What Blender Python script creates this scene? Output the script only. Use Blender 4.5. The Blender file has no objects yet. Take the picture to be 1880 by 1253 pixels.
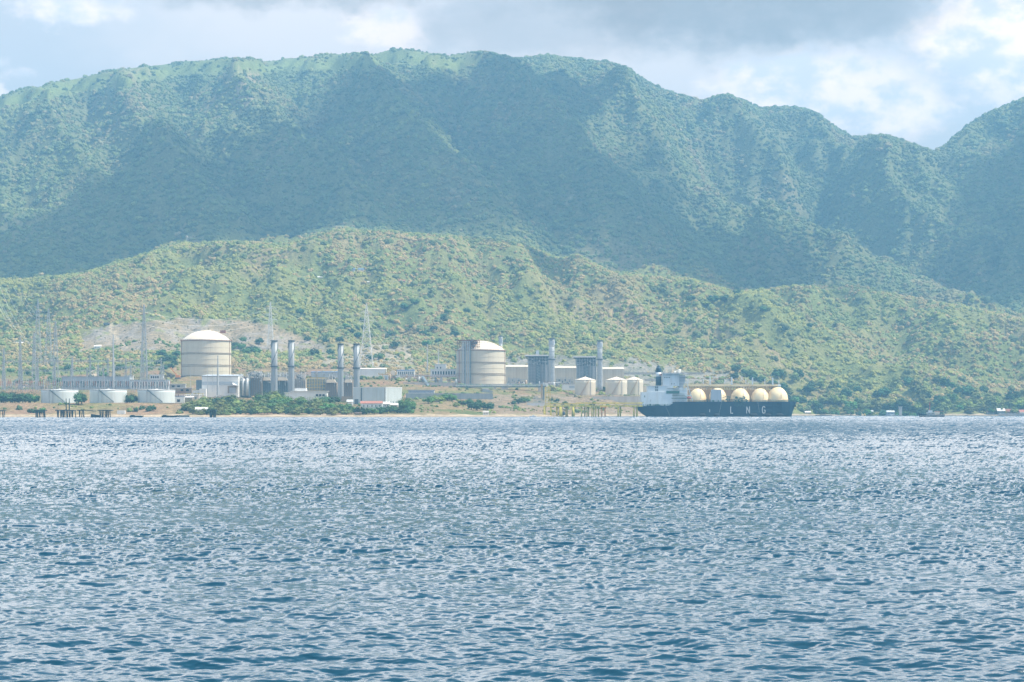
import bpy, math, random
import numpy as np
from mathutils import Vector
random.seed(7); rng = np.random.default_rng(11)
SC = bpy.context.scene; COL = SC.collection
R = math.radians
F = 3655.0; HZ = 758.0; CH = 4.0          # focal length in photo pixels, horizon row, eye height
# ------------------------------------------------------------ camera
cd = bpy.data.cameras.new('camera'); cam = bpy.data.objects.new('camera', cd); COL.objects.link(cam)
cd.sensor_width = 36; cd.lens = 36*F/1880; cd.shift_y = (HZ-626.5)/1880
cd.clip_start = 1; cd.clip_end = 60000
cam.location = (0, 0, CH); cam.rotation_euler = (R(90), 0, 0); SC.camera = cam
# ------------------------------------------------------------ sun, sky, exposure
SUN = Vector((0.57, -0.05, 0.82)).normalized()
ld = bpy.data.lights.new('sun', 'SUN'); ld.energy = 4.9; ld.angle = R(0.5); ld.color = (1, .91, .76)
lo = bpy.data.objects.new('sun', ld); COL.objects.link(lo); lo.location = (500, 500, 3000)
lo.rotation_euler = SUN.to_track_quat('Z', 'Y').to_euler()
SC.view_settings.view_transform = 'Standard'; SC.view_settings.look = 'None'
SC.view_settings.exposure = 0.96; SC.view_settings.gamma = 1
SC.render.engine = 'CYCLES'
cy = SC.cycles
cy.max_bounces = 4; cy.diffuse_bounces = 2; cy.glossy_bounces = 2; cy.transmission_bounces = 2
cy.volume_bounces = 0; cy.transparent_max_bounces = 8; cy.caustics_reflective = False; cy.caustics_refractive = False
cy.use_denoising = True
try: cy.denoising_prefilter = 'ACCURATE'
except Exception: pass

def X_(px, Y): return (px-940)*Y/F
class NT:                                   # tiny node helper
    def __init__(s, tree): s.t = tree; s.t.nodes.clear()
    def n(s, typ, **kw):
        nd = s.t.nodes.new(typ)
        for k, v in kw.items():
            if k.startswith('i_'):
                key = k[2:]; key = int(key) if key.isdigit() else key
                nd.inputs[key].default_value = v
            else: setattr(nd, k, v)
        return nd
    def l(s, a, b): s.t.links.new(a, b)
    def set(s, sock, v):
        if hasattr(v, 'is_linked') or isinstance(v, bpy.types.NodeSocket): s.l(v, sock)
        else: sock.default_value = v
    def m(s, op, a, b=0.0, c=0.0, clamp=False):
        nd = s.t.nodes.new('ShaderNodeMath'); nd.operation = op; nd.use_clamp = clamp
        s.set(nd.inputs[0], a); s.set(nd.inputs[1], b)
        if op in ('MULTIPLY_ADD', 'SMOOTH_MIN', 'SMOOTH_MAX'): s.set(nd.inputs[2], c)
        return nd.outputs[0]
    def mix(s, f, a, b, mode='MIX'):
        nd = s.t.nodes.new('ShaderNodeMix'); nd.data_type = 'RGBA'; nd.blend_type = mode
        s.set(nd.inputs[0], f)
        for k, v in ((6, a), (7, b)):
            if isinstance(v, tuple): v = (*v[:3], 1)
            s.set(nd.inputs[k], v)
        return nd.outputs[2]
    def ss(s, v, lo_, hi, o0=0.0, o1=1.0):
        nd = s.t.nodes.new('ShaderNodeMapRange'); nd.interpolation_type = 'SMOOTHSTEP'
        s.set(nd.inputs[0], v); nd.inputs[1].default_value = lo_; nd.inputs[2].default_value = hi
        nd.inputs[3].default_value = o0; nd.inputs[4].default_value = o1
        return nd.outputs[0]

W = bpy.data.worlds.new('World'); SC.world = W; W.use_nodes = True
def build_world():
    t = NT(W.node_tree)
    out = t.n('ShaderNodeOutputWorld'); bg = t.n('ShaderNodeBackground'); bg.inputs[1].default_value = 0.1
    sky = t.n('ShaderNodeTexSky', sky_type='NISHITA', sun_disc=False)
    sky.sun_elevation = math.asin(SUN.z); sky.sun_rotation = math.atan2(SUN.x, SUN.y)
    sky.air_density = 1.0; sky.dust_density = 2.5; sky.ozone_density = 1.0
    tc = t.n('ShaderNodeTexCoord'); sp = t.n('ShaderNodeSeparateXYZ'); t.l(tc.outputs['Generated'], sp.inputs[0])
    x, y, z = sp.outputs
    az = t.m('MULTIPLY', t.m('ARCTAN2', x, y), F); el = t.m('MULTIPLY', t.m('ARCSINE', z), F)   # angle in 1/F rad
    cb = t.n('ShaderNodeCombineXYZ'); t.l(az, cb.inputs[0]); t.l(t.m('MULTIPLY', el, 1.7), cb.inputs[1])
    nz = t.n('ShaderNodeTexNoise', noise_dimensions='2D', i_Scale=0.0042, i_Detail=6.0, i_Roughness=.55); t.l(cb.outputs[0], nz.inputs['Vector'])
    nz2 = t.n('ShaderNodeTexNoise', noise_dimensions='2D', i_Scale=0.016, i_Detail=5.0, i_Roughness=.6); t.l(cb.outputs[0], nz2.inputs['Vector'])
    n1 = t.m('SUBTRACT', nz.outputs[0], .5); n2 = t.m('SUBTRACT', nz2.outputs[0], .5)
    azw = t.m('ADD', az, t.m('ADD', t.m('MULTIPLY', n1, 420), t.m('MULTIPLY', n2, 90)))
    nzb = t.n('ShaderNodeTexNoise', noise_dimensions='2D', i_Scale=0.009, i_Detail=6.0, i_Roughness=.6)
    mp = t.n('ShaderNodeMapping'); mp.inputs[1].default_value = (3000, 900, 0); t.l(cb.outputs[0], mp.inputs[0]); t.l(mp.outputs[0], nzb.inputs['Vector'])
    elw = t.m('ADD', el, t.m('MULTIPLY', t.m('SUBTRACT', nzb.outputs[0], .5), 110))
    def blob(px, py, a, b, lo_=.9, hi=1.25):
        dx = t.m('DIVIDE', t.m('SUBTRACT', azw, float(px-940)), a)
        dy = t.m('DIVIDE', t.m('SUBTRACT', elw, float(HZ-py)), b)
        d = t.m('SQRT', t.m('ADD', t.m('MULTIPLY', dx, dx), t.m('MULTIPLY', dy, dy)))
        return t.ss(d, lo_, hi, 1.0, 0.0)
    def mx(*a):
        v = a[0]
        for b in a[1:]: v = t.m('MAXIMUM', v, b)
        return v
    # clouds over the whole dome (out of frame), fading to a milky veil at the horizon
    cbw = t.n('ShaderNodeTexNoise', noise_dimensions='3D', i_Scale=3.2, i_Detail=7.0, i_Roughness=.55); t.l(tc.outputs['Generated'], cbw.inputs['Vector'])
    front = t.m('MULTIPLY', t.ss(t.m('ABSOLUTE', az), 1500, 3400, 1.0, 0.0), t.ss(el, 900, 1750, 1.0, 0.0))  # unseen cloud bank ahead, added extra bright so the water reflects pale
    dome = t.m('MULTIPLY', t.ss(t.m('SUBTRACT', cbw.outputs[0], t.ss(el, 1200, 3200, 0, .22)), .22, .42), t.ss(el, 775, 900))
    veil = t.ss(el, 2400, 0, 0.25, 1.0)
    S = 10.0                                   # colours below are radiances, the strength is 0.1
    def c(r, g, b): return (r*S, g*S, b*S)
    skyc = t.mix(t.m('MULTIPLY', veil, .85), sky.outputs[0], c(.76, .65, .59))
    skyc = t.mix(t.m('MULTIPLY', dome, .95), skyc, t.mix(front, c(.85, .88, .95), c(2.7, 2.42, 2.2)))
    white = mx(t.m('MULTIPLY', blob(130, 48, 100, 34, .55, 1.3), .72), blob(1520, 190, 220, 90, .6, 1.35), blob(1870, 60, 190, 150, .6, 1.4),
               t.m('MULTIPLY', blob(720, 55, 75, 52, .4, 1.4), .65), t.m('MULTIPLY', blob(5, 165, 60, 28, .5, 1.3), .7), t.m('MULTIPLY', blob(1730, 214, 26, 20, .5, 1.4), .7))
    pale = mx(blob(560, 60, 330, 130, .35, 1.5), blob(1150, 190, 420, 160, .4, 1.5))
    skyc = t.mix(t.m('MULTIPLY', pale, .8), skyc, c(.90, .75, .67))
    wt = t.ss(t.m('ADD', nzb.outputs[0], t.m('MULTIPLY', n2, .5)), .32, .68)
    skyc = t.mix(t.m('MULTIPLY', white, .95), skyc, t.mix(wt, c(.80, .74, .74), c(1.32, 1.02, .84)))
    gray = mx(blob(1340, 20, 470, 105, .4, 1.2), t.m('MULTIPLY', blob(560, -30, 350, 60, .6, 1.3), .7), t.m('MULTIPLY', blob(960, 70, 180, 50, .3, 1.5), .45))
    gray = t.m('MULTIPLY', gray, t.ss(nz2.outputs[0], .2, .6, .8, 1.0))
    skyc = t.mix(t.m('MULTIPLY', gray, .9), skyc, c(.31, .255, .22))
    t.l(skyc, bg.inputs[0]); t.l(bg.outputs[0], out.inputs[0])
build_world()

# ------------------------------------------------------------ helpers
WL = {}                                       # world location of every empty / part
def setp(o, label=None, cat=None, group=None, kind=None):
    if label: o['label'] = label
    if cat: o['category'] = cat
    if group: o['group'] = group
    if kind: o['kind'] = kind
    return o
def thing(name, label, cat, loc, group=None):
    o = bpy.data.objects.new(name, None); COL.objects.link(o); o.location = loc; o.empty_display_size = 1
    WL[o.name] = Vector(loc); return setp(o, label, cat, group)
def P(px, py, Y): return Vector(((px-940)*Y/F, Y, CH+(HZ-py)*Y/F))
def Z_(py, Y): return CH+(HZ-py)*Y/F
class MB:
    def __init__(s): s.v = []; s.f = []
    def add(s, vs, fs):
        b = len(s.v); s.v += [tuple(v) for v in vs]; s.f += [tuple(b+i for i in f) for f in fs]; return s
    def box(s, x0, x1, y0, y1, z0, z1):
        return s.add([(x0,y0,z0),(x1,y0,z0),(x1,y1,z0),(x0,y1,z0),(x0,y0,z1),(x1,y0,z1),(x1,y1,z1),(x0,y1,z1)],
                     [(0,3,2,1),(4,5,6,7),(0,1,5,4),(1,2,6,5),(2,3,7,6),(3,0,4,7)])
    def pb(s, px0, px1, py0, py1, Y, d):      # box whose front face fills these photo rows/columns at depth Y, d metres deep
        return s.box(X_(px0, Y), X_(px1, Y), Y, Y+d, Z_(py1, Y), Z_(py0, Y))
    def bar(s, p, q, w=.3, w2=None, n=4):
        p = Vector(p); q = Vector(q); d = (q-p)
        if d.length < 1e-6: return s
        d.normalize(); up = Vector((0,0,1)) if abs(d.z) < .9 else Vector((1,0,0))
        a = d.cross(up).normalized(); b = d.cross(a); w2 = w if w2 is None else w2; vs = []
        for c, r in ((p, w/2), (q, w2/2)):
            for k in range(n):
                t = 2*math.pi*(k+.5)/n; vs.append(c+a*(r*1.3*math.cos(t))+b*(r*1.3*math.sin(t)))
        fs = [(k, (k+1) % n, n+(k+1) % n, n+k) for k in range(n)]+[tuple(range(n))[::-1], tuple(range(n, 2*n))]
        return s.add(vs, fs)
    def lathe(s, cx, cyy, prof, n=32):        # prof: (radius, z) from bottom up
        vs = []; fs = []
        for r, z in prof:
            for k in range(n):
                t = 2*math.pi*k/n; vs.append((cx+r*math.cos(t), cyy+r*math.sin(t), z))
        for i in range(len(prof)-1):
            for k in range(n): fs.append((i*n+k, i*n+(k+1) % n, (i+1)*n+(k+1) % n, (i+1)*n+k))
        fs.append(tuple(range(n))[::-1]); fs.append(tuple((len(prof)-1)*n+k for k in range(n)))
        return s.add(vs, fs)
    def prism(s, pts, y0, y1):                # pts (x,z) outline extruded along y
        n = len(pts); vs = [(x, y0, z) for x, z in pts]+[(x, y1, z) for x, z in pts]
        return s.add(vs, [tuple(range(n)), tuple(range(n, 2*n))[::-1]]+[(k, n+k, n+(k+1) % n, (k+1) % n) for k in range(n)])
    def blob(s, c, r, sub=1, amp=.25, seed=0, sz=1.0):
        vs, fs = ICO[sub]; rr = random.Random(seed); ph = [rr.uniform(0, 6.28) for _ in range(6)]
        o = []
        for v in vs:
            k = 1+amp*(math.sin(3.1*v[0]+ph[0])*math.sin(2.7*v[1]+ph[1])+.6*math.sin(6.3*v[2]+ph[2])*math.sin(5.7*v[0]+ph[3])+.4*rr.uniform(-1, 1))
            o.append((c[0]+v[0]*r*k, c[1]+v[1]*r*k, c[2]+v[2]*r*k*sz))
        return s.add(o, fs)
    def build(s, name, mat, parent=None, smooth=False, **kw):
        me = bpy.data.meshes.new(name); w = WL[parent.name] if parent is not None else Vector((0,0,0))
        me.from_pydata([(a-w.x, b-w.y, c-w.z) for a, b, c in s.v], [], s.f); me.materials.append(mat)
        if smooth: me.shade_smooth() if hasattr(me, 'shade_smooth') else [setattr(p, 'use_smooth', True) for p in me.polygons]
        o = bpy.data.objects.new(name, me); COL.objects.link(o)
        if parent is not None: o.parent = parent
        WL[o.name] = w.copy(); return setp(o, **kw)
def solo(name, mb, mat, label, cat, group=None, smooth=False):   # a thing made of one mesh, origin at its base
    xs = [v[0] for v in mb.v]; ys = [v[1] for v in mb.v]; zs = [v[2] for v in mb.v]
    c = Vector(((min(xs)+max(xs))/2, (min(ys)+max(ys))/2, min(zs)))
    mb.v = [(a-c.x, b-c.y, d-c.z) for a, b, d in mb.v]
    o = mb.build(name, mat, None, smooth, label=label, cat=cat, group=group); o.location = c; WL[o.name] = c; return o
def dup(root, loc, label=None, group=None, rz=None, scale=None):
    r = root.copy(); COL.objects.link(r); r.location = loc; WL[r.name] = Vector(loc)
    if label: r['label'] = label
    if group: r['group'] = group
    if rz is not None: r.rotation_euler = (0, 0, rz)
    if scale is not None: r.scale = scale
    for ch in list(root.children):
        c = ch.copy(); COL.objects.link(c); c.parent = r
        for g in list(ch.children):
            d = g.copy(); COL.objects.link(d); d.parent = c
    return r
def make_ico():
    g = (1+5**.5)/2
    v = [(-1,g,0),(1,g,0),(-1,-g,0),(1,-g,0),(0,-1,g),(0,1,g),(0,-1,-g),(0,1,-g),(g,0,-1),(g,0,1),(-g,0,-1),(-g,0,1)]
    f = [(0,11,5),(0,5,1),(0,1,7),(0,7,10),(0,10,11),(1,5,9),(5,11,4),(11,10,2),(10,7,6),(7,1,8),(3,9,4),(3,4,2),(3,2,6),(3,6,8),(3,8,9),(4,9,5),(2,4,11),(6,2,10),(8,6,7),(9,8,1)]
    out = []
    nv = [Vector(a).normalized() for a in v]
    for lvl in range(4):
        out.append(([tuple(a) for a in nv], list(f)))
        mid = {}; nf = []
        def m(a, b):
            k = (min(a, b), max(a, b))
            if k not in mid: nv.append(((nv[a]+nv[b])/2).normalized()); mid[k] = len(nv)-1
            return mid[k]
        for a, b, c in f:
            ab, bc, ca = m(a, b), m(b, c), m(c, a); nf += [(a,ab,ca),(b,bc,ab),(c,ca,bc),(ab,bc,ca)]
        f = nf
    return out
ICO = make_ico()

# numpy gradient noise
_perm = rng.permutation(512); _ang = rng.uniform(0, 2*np.pi, 512)
def noise2(x, y):
    xi = np.floor(x).astype(int); yi = np.floor(y).astype(int); xf = x-xi; yf = y-yi
    def g(ix, iy, dx, dy):
        h = _perm[(_perm[ix & 511]+iy) & 511]; a = _ang[h]; return np.cos(a)*dx+np.sin(a)*dy
    u = xf**3*(xf*(xf*6-15)+10); v = yf**3*(yf*(yf*6-15)+10)
    a = g(xi, yi, xf, yf); b = g(xi+1, yi, xf-1, yf); c = g(xi, yi+1, xf, yf-1); d = g(xi+1, yi+1, xf-1, yf-1)
    return (a*(1-u)+b*u)*(1-v)+(c*(1-u)+d*u)*v*1.0
def fbm(x, y, o=4, g=.5, ridged=False):
    s = 0*x; a = 1.0; t = 0
    for k in range(o):
        n = noise2(x*2**k+17.3*k, y*2**k-9.1*k)
        s = s+a*((1-2.6*np.abs(n))*1.0-.4 if ridged else n*1.5); t += a; a *= g
    return s/t

# ------------------------------------------------------------ materials
MT = {}
def mat(name, col, rough=.7, metal=0.0, col2=None, scale=.4, amt=.5, bump=0.0, streak=False, spec=.3):
    if name in MT: return MT[name]
    m = bpy.data.materials.new(name); m.use_nodes = True; t = NT(m.node_tree)
    out = t.n('ShaderNodeOutputMaterial'); b = t.n('ShaderNodeBsdfPrincipled')
    b.inputs['Roughness'].default_value = rough; b.inputs['Metallic'].default_value = metal
    b.inputs['Specular IOR Level'].default_value = spec
    tc = t.n('ShaderNodeTexCoord'); mp = t.n('ShaderNodeMapping'); t.l(tc.outputs['Object'], mp.inputs[0])
    mp.inputs[3].default_value = (1, 1, .12) if streak else (1, 1, 1)
    nz = t.n('ShaderNodeTexNoise', i_Scale=scale, i_Detail=6.0, i_Roughness=.62); t.l(mp.outputs[0], nz.inputs['Vector'])
    c2 = col2 or tuple(v*.6 for v in col)
    c = t.mix(t.ss(nz.outputs[0], .42, .68, 0, amt), col, c2)
    t.l(c, b.inputs['Base Color'])
    if bump:
        bp = t.n('ShaderNodeBump', i_Strength=1.0, i_Distance=bump); t.l(nz.outputs[0], bp.inputs['Height']); t.l(bp.outputs[0], b.inputs['Normal'])
    t.l(b.outputs[0], out.inputs[0]); MT[name] = m; return m
def M(k): return MT[k]
mat('cream_steel', (.62, .56, .44), .5, col2=(.50, .43, .32), streak=True, scale=.25, amt=.45)
mat('dome_cream', (.74, .64, .50), .38, col2=(.66, .55, .42), scale=.1, spec=.5)
mat('tank_white', (.55, .60, .60), .5, col2=(.42, .44, .40), streak=True, scale=.35, amt=.5)
mat('white_paint', (.72, .72, .70), .5, col2=(.55, .54, .5), streak=True, scale=.3, amt=.4)
mat('grey_panel', (.42, .47, .52), .55, col2=(.34, .38, .42), streak=True, scale=.4)
mat('dark_panel', (.14, .18, .20), .6, scale=.5)
mat('stack_steel', (.32, .34, .35), .45, metal=.2, col2=(.22, .25, .28), streak=True, scale=.3, amt=.7)
mat('galvanised', (.44, .46, .47), .45, metal=.3, scale=.8)
mat('dark_steel', (.10, .12, .14), .5, metal=.3)
mat('rust', (.30, .13, .08), .8, col2=(.16, .07, .05), scale=1.0)
mat('red_paint', (.42, .10, .08), .6)
mat('orange_paint', (.75, .30, .08), .6)
mat('yellow_paint', (.62, .46, .08), .6, col2=(.42, .34, .10), scale=.5)
mat('jetty_paint', (.72, .60, .10), .75, col2=(.28, .27, .12), scale=.4, amt=.8, streak=True)
mat('buff_paint', (.55, .40, .26), .6)
mat('concrete', (.42, .40, .37), .85, col2=(.30, .28, .25), scale=.3, amt=.7)
mat('pale_concrete', (.55, .50, .44), .85, col2=(.42, .36, .30), scale=.2, amt=.7, streak=True)
mat('wet_piles', (.022, .045, .055), .7, col2=(.05, .07, .07), scale=.6)
mat('tan_panel', (.30, .24, .18), .7, col2=(.26, .22, .18), streak=True, scale=.5)
mat('blue_roof', (.10, .17, .30), .5)
mat('red_roof', (.38, .17, .13), .7, scale=1.)
mat('hull', (.004, .035, .065), .45, col2=(.03, .06, .075), streak=True, scale=.12, amt=.6)
mat('ship_white', (.70, .76, .80), .45, col2=(.5, .5, .46), streak=True, scale=.3, amt=.35)
mat('tank_yellow', (.88, .72, .44), .45, col2=(.70, .48, .22), scale=.15, amt=.5, spec=.4)
mat('pipe_brown', (.52, .36, .20), .7, col2=(.28, .2, .12), scale=.6)
mat('rubber', (.02, .025, .03), .8)
mat('bark', (.12, .09, .07), .9)
mat('glass_dark', (.02, .03, .04), .2)
mat('deck_green', (.06, .16, .13), .7)

def foliage_mat(name, col=None, instancer=False):
    m = bpy.data.materials.new(name); m.use_nodes = True; t = NT(m.node_tree)
    out = t.n('ShaderNodeOutputMaterial'); b = t.n('ShaderNodeBsdfPrincipled'); b.inputs['Roughness'].default_value = .75
    b.inputs['Specular IOR Level'].default_value = .15
    tc = t.n('ShaderNodeTexCoord'); nz = t.n('ShaderNodeTexNoise', i_Scale=1.6 if not instancer else 2.6, i_Detail=3.0, i_Roughness=.7)
    t.l(tc.outputs['Object'], nz.inputs['Vector'])
    if instancer:
        a = t.n('ShaderNodeAttribute', attribute_name='tint'); a.attribute_type = 'INSTANCER'; base = a.outputs['Color']
    else:
        oi = t.n('ShaderNodeObjectInfo'); hv = t.n('ShaderNodeHueSaturation'); hv.inputs['Color'].default_value = (*col, 1)
        t.l(t.m('MULTIPLY_ADD', oi.outputs['Random'], .05, .475), hv.inputs['Hue'])
        t.l(t.m('MULTIPLY_ADD', oi.outputs['Random'], .7, .65), hv.inputs['Value']); base = hv.outputs[0]
    c = t.mix(1.0, base, t.mix(t.ss(nz.outputs[0], .3, .7), (.62, .66, .7), (1.35, 1.3, 1.1)), 'MULTIPLY')
    t.l(c, b.inputs['Base Color'])
    bp = t.n('ShaderNodeBump', i_Strength=1.0, i_Distance=.5 if not instancer else .35); t.l(nz.outputs[0], bp.inputs['Height']); t.l(bp.outputs[0], b.inputs['Normal'])
    t.l(b.outputs[0], out.inputs[0]); MT[name] = m; return m
foliage_mat('leaf_dark', (.042, .095, .038)); foliage_mat('leaf_olive', (.15, .18, .06)); foliage_mat('leaf_green', (.085, .17, .05))
foliage_mat('leaf_yellow', (.19, .24, .06)); foliage_mat('leaf_instanced', instancer=True)

# ------------------------------------------------------------ terrain
# per column: photo column, then stations (distance, height) from shore to foothill crest
def zc(py, Y): return Z_(py, Y)
COLS = {
 -500: [(1650,-3),(1730,0),(1760,2),(1795,3.5),(1850,13),(2060,14),(2110,28),(2350,32),(2600,62),(3300,zc(540,3300))],
 0:    [(1650,-3),(1730,0),(1760,2),(1795,3.5),(1850,13),(2060,14),(2110,28),(2350,32),(2600,62),(3300,zc(516,3300))],
 150:  [(1650,-3),(1730,0),(1760,2),(1795,3.5),(1850,13),(2060,14),(2110,28),(2350,32),(2600,66),(3300,zc(506,3300))],
 290:  [(1650,-3),(1735,0),(1765,2),(1795,3.5),(1850,13),(2060,15),(2120,28),(2330,40),(2620,84),(3350,zc(462,3350))],
 340:  [(1650,-3),(1740,0),(1770,2),(1805,3.5),(1860,11),(2060,20),(2310,46),(2500,49),(2700,92),(3400,zc(445,3400))],
 440:  [(1650,-3),(1745,0),(1775,2),(1815,3.5),(1900,13),(2080,20),(2310,46),(2500,49),(2700,92),(3400,zc(446,3400))],
 520:  [(1650,-3),(1745,0),(1775,2),(1815,3.5),(1900,14),(2150,20),(2330,44),(2500,49),(2700,88),(3400,zc(452,3400))],
 620:  [(1650,-3),(1750,0),(1780,2),(1820,3.5),(1910,13),(2150,20),(2330,44),(2500,50),(2700,85),(3450,zc(424,3450))],
 720:  [(1670,-3),(1775,0),(1805,2),(1845,4),(1960,15),(2150,21),(2300,42),(2500,48),(2700,80),(3450,zc(428,3450))],
 820:  [(1700,-3),(1800,0),(1830,2),(1870,5),(2000,17),(2150,22),(2290,36),(2500,40),(2720,78),(3450,zc(436,3450))],
 900:  [(1750,-3),(1850,0),(1880,2),(1915,4),(2100,13),(2200,24),(2320,35.5),(2650,36),(2790,84),(3450,zc(441,3450))],
 960:  [(1790,-3),(1890,0),(1920,2),(1955,5),(2130,13),(2230,24),(2320,35.5),(2650,36),(2780,86),(3450,zc(450,3450))],
 1030: [(1850,-3),(1960,0),(1990,2),(2030,4),(2150,12),(2250,24),(2350,34),(2650,36),(2760,84),(3430,zc(478,3430))],
 1062: [(1880,-3),(2000,0),(2030,2),(2060,4),(2190,11),(2240,23.5),(2440,25.5),(2650,36.5),(2760,84),(3430,zc(470,3430))],
 1120: [(1950,-3),(2080,0),(2110,2),(2140,4),(2200,11),(2240,23.5),(2440,25.5),(2650,37),(2760,80),(3400,zc(500,3400))],
 1185: [(2000,-3),(2180,0),(2210,2),(2235,5),(2250,11),(2265,23.5),(2440,26),(2650,38),(2770,80),(3400,zc(508,3400))],
 1260: [(2100,-3),(2300,0),(2330,2),(2370,4),(2450,14),(2520,22),(2560,35),(2700,41),(2800,80),(3400,zc(512,3400))],
 1350: [(2300,-3),(2480,0),(2510,2),(2540,4),(2570,14),(2610,30),(2660,42),(2710,52),(2850,80),(3400,zc(537,3400))],
 1480: [(2500,-3),(2640,0),(2660,2),(2685,3),(2710,8),(2745,22),(2800,40),(2860,49),(2960,66),(3450,zc(524,3450))],
 1600: [(2550,-3),(2680,0),(2700,2),(2720,3),(2740,8),(2775,22),(2820,38),(2870,46),(2960,62),(3450,zc(528,3450))],
 1700: [(2550,-3),(2690,0),(2710,2),(2730,3),(2750,8),(2785,20),(2830,35),(2880,42),(2970,58),(3450,zc(550,3450))],
 1880: [(2550,-3),(2690,0),(2710,2),(2730,3),(2750,7),(2785,18),(2830,31),(2880,38),(2970,54),(3400,zc(585,3400))],
 2500: [(2550,-3),(2690,0),(2710,2),(2730,3),(2750,7),(2785,18),(2830,31),(2880,38),(2970,54),(3300,zc(640,3300))],
}
SKY_PX = [-500,-20,0,30,60,120,200,280,340,400,500,520,600,680,715,740,780,830,880,940,990,1020,1100,1130,1160,1200,1240,1290,1330,1350,1380,1400,1460,1500,1540,1570,1610,1640,1690,1720,1760,1880,2500]
SKY_PY = [300,183,175,167,157,145,130,117,108,107,108,103,100,97,89,88,95,100,94,105,99,99,109,114,128,153,168,181,173,175,188,195,194,208,235,251,248,253,272,281,290,300,330]
cols = np.arange(-480, 2361, 6.0); rows = np.concatenate([np.arange(1640, 2900, 8.0), np.arange(2900, 4400, 12.0), np.arange(4400, 6700, 16.0)])
kx = np.array(sorted(COLS)); tab = np.array([COLS[k] for k in kx], float)
sY = np.stack([np.interp(cols, kx, tab[:, j, 0]) for j in range(10)]); sZ = np.stack([np.interp(cols, kx, tab[:, j, 1]) for j in range(10)])
crestY = np.interp(cols, [-500, 0, 700, 1100, 1400, 1720, 2500], [5000, 5100, 5400, 5400, 5500, 5500, 5300])
crestP = np.interp(cols, SKY_PX, SKY_PY); crestZ = CH+(HZ-crestP)*crestY/F
midY = np.interp(cols, [-500, 900, 1200, 1500, 2500], [4300, 4350, 4450, 4600, 4500])
midP = np.interp(cols, [-500, 0, 300, 700, 1000, 1200, 1300, 1400, 1600, 1800, 2500], [420, 330, 290, 270, 285, 330, 400, 455, 500, 520, 520])
loY = sY[9]+np.interp(cols, [0, 1200, 1500, 2500], [300, 330, 380, 380])
loP = np.interp(cols, [-500, 0, 150, 330, 500, 700, 900, 1100, 1240, 1400, 1600, 1800, 2500], [560, 535, 520, 462, 462, 437, 450, 490, 500, 540, 560, 600, 660])
H = np.zeros((len(rows), len(cols)))
for i in range(len(cols)):
    ys = list(sY[:, i])+[loY[i], midY[i], crestY[i], crestY[i]+1300]
    zs = list(sZ[:, i])+[CH+(HZ-loP[i])*loY[i]/F, CH+(HZ-midP[i])*midY[i]/F, crestZ[i], crestZ[i]*.45]
    H[:, i] = np.interp(rows, ys, zs)
PX, YY = np.meshgrid(cols, rows); XX = (PX-940)*YY/F
def gsm(A, s, ax):
    r = int(3*s); k = np.exp(-.5*(np.arange(-r, r+1)/s)**2); k /= k.sum()
    A2 = np.pad(A, [(r, r) if a == ax else (0, 0) for a in (0, 1)], mode='edge')
    return np.apply_along_axis(lambda v: np.convolve(v, k, 'valid'), ax, A2)
Hs = gsm(gsm(H, 5, 0), 5, 1); wf = np.clip((YY-2750)/250, 0, 1); wc = np.clip(1-np.abs(YY-crestY[None, :])/120, 0, 1)
w = wf*(1-wc); Hl = gsm(gsm(H, .8, 0), .8, 1); H = Hl*(1-w)+Hs*w
def spur(pts, s1, s2, base=0):                # ridge polyline in world space with sloping flanks
    out = np.full(H.shape, -1e9); q = [P(*p) for p in pts]; best = np.full(H.shape, 1e9); sd = np.zeros(H.shape)
    for a, b in zip(q[:-1], q[1:]):
        dx, dy = b.x-a.x, b.y-a.y; L2 = dx*dx+dy*dy
        t = np.clip(((XX-a.x)*dx+(YY-a.y)*dy)/L2, 0, 1)
        d = np.hypot(XX-a.x-t*dx, YY-a.y-t*dy); side = (XX-a.x)*dy-(YY-a.y)*dx
        n = d < best; best = np.where(n, d, best); sd = np.where(n, side, sd); out = np.where(n, a.z+t*(b.z-a.z), out)
    sl = s2+(s1-s2)*np.clip(sd/np.maximum(best, 1)/600+.5, 0, 1)
    return out-sl*(np.sqrt(best*best+20**2)-20)
def smax(A, B, k=18.0): m = np.maximum(A, B); return m+k*np.log1p(np.exp(-np.abs(A-B)/k))-k*math.log(2)*np.exp(-np.abs(A-B)/k)
wob = 22*fbm(XX/300, YY/300, 4)+10*fbm(XX/90+7, YY/90, 3)
H = smax(H, spur([(1215,340,4620),(1290,362,4480),(1340,382,4350),(1420,408,4200),(1500,435,4060),(1600,480,3900),(1700,522,3740),(1770,553,3640),(1880,582,3520),(2000,615,3400)], .66, .34)+.55*wob+14, 7.0)
H = smax(H, spur([(1716,279,5450),(1740,266,5300),(1760,246,5200),(1800,216,5060),(1840,196,4980),(1880,180,4900),(2000,140,4800),(2360,100,4600)], .55, .75)+.5*wob)
H = smax(H, spur([(1880,182,4900),(1850,300,4500),(1812,430,4150),(1800,520,3900)], .8, .8)+wob)
H = smax(H, spur([(-300,330,4300),(0,378,4050),(70,425,3850),(130,480,3680),(160,520,3560)], .55, .5)+wob*.7)
FR = [[(640,425),(600,480),(560,540),(520,590)], [(740,430),(800,500),(830,560),(840,610)], [(520,452),(440,500),(400,560)], [(900,445),(960,510),(1000,570),(1050,630)], [(1060,470),(1100,520),(1180,600)],
      [(1200,510),(1290,560),(1380,620)], [(1340,537),(1480,590),(1560,640)], [(330,447),(250,490),(180,540)], [(1500,525),(1650,590),(1750,640)], [(640,425),(690,480),(720,560)], [(1640,535),(1800,600),(1880,650)]]
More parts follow.
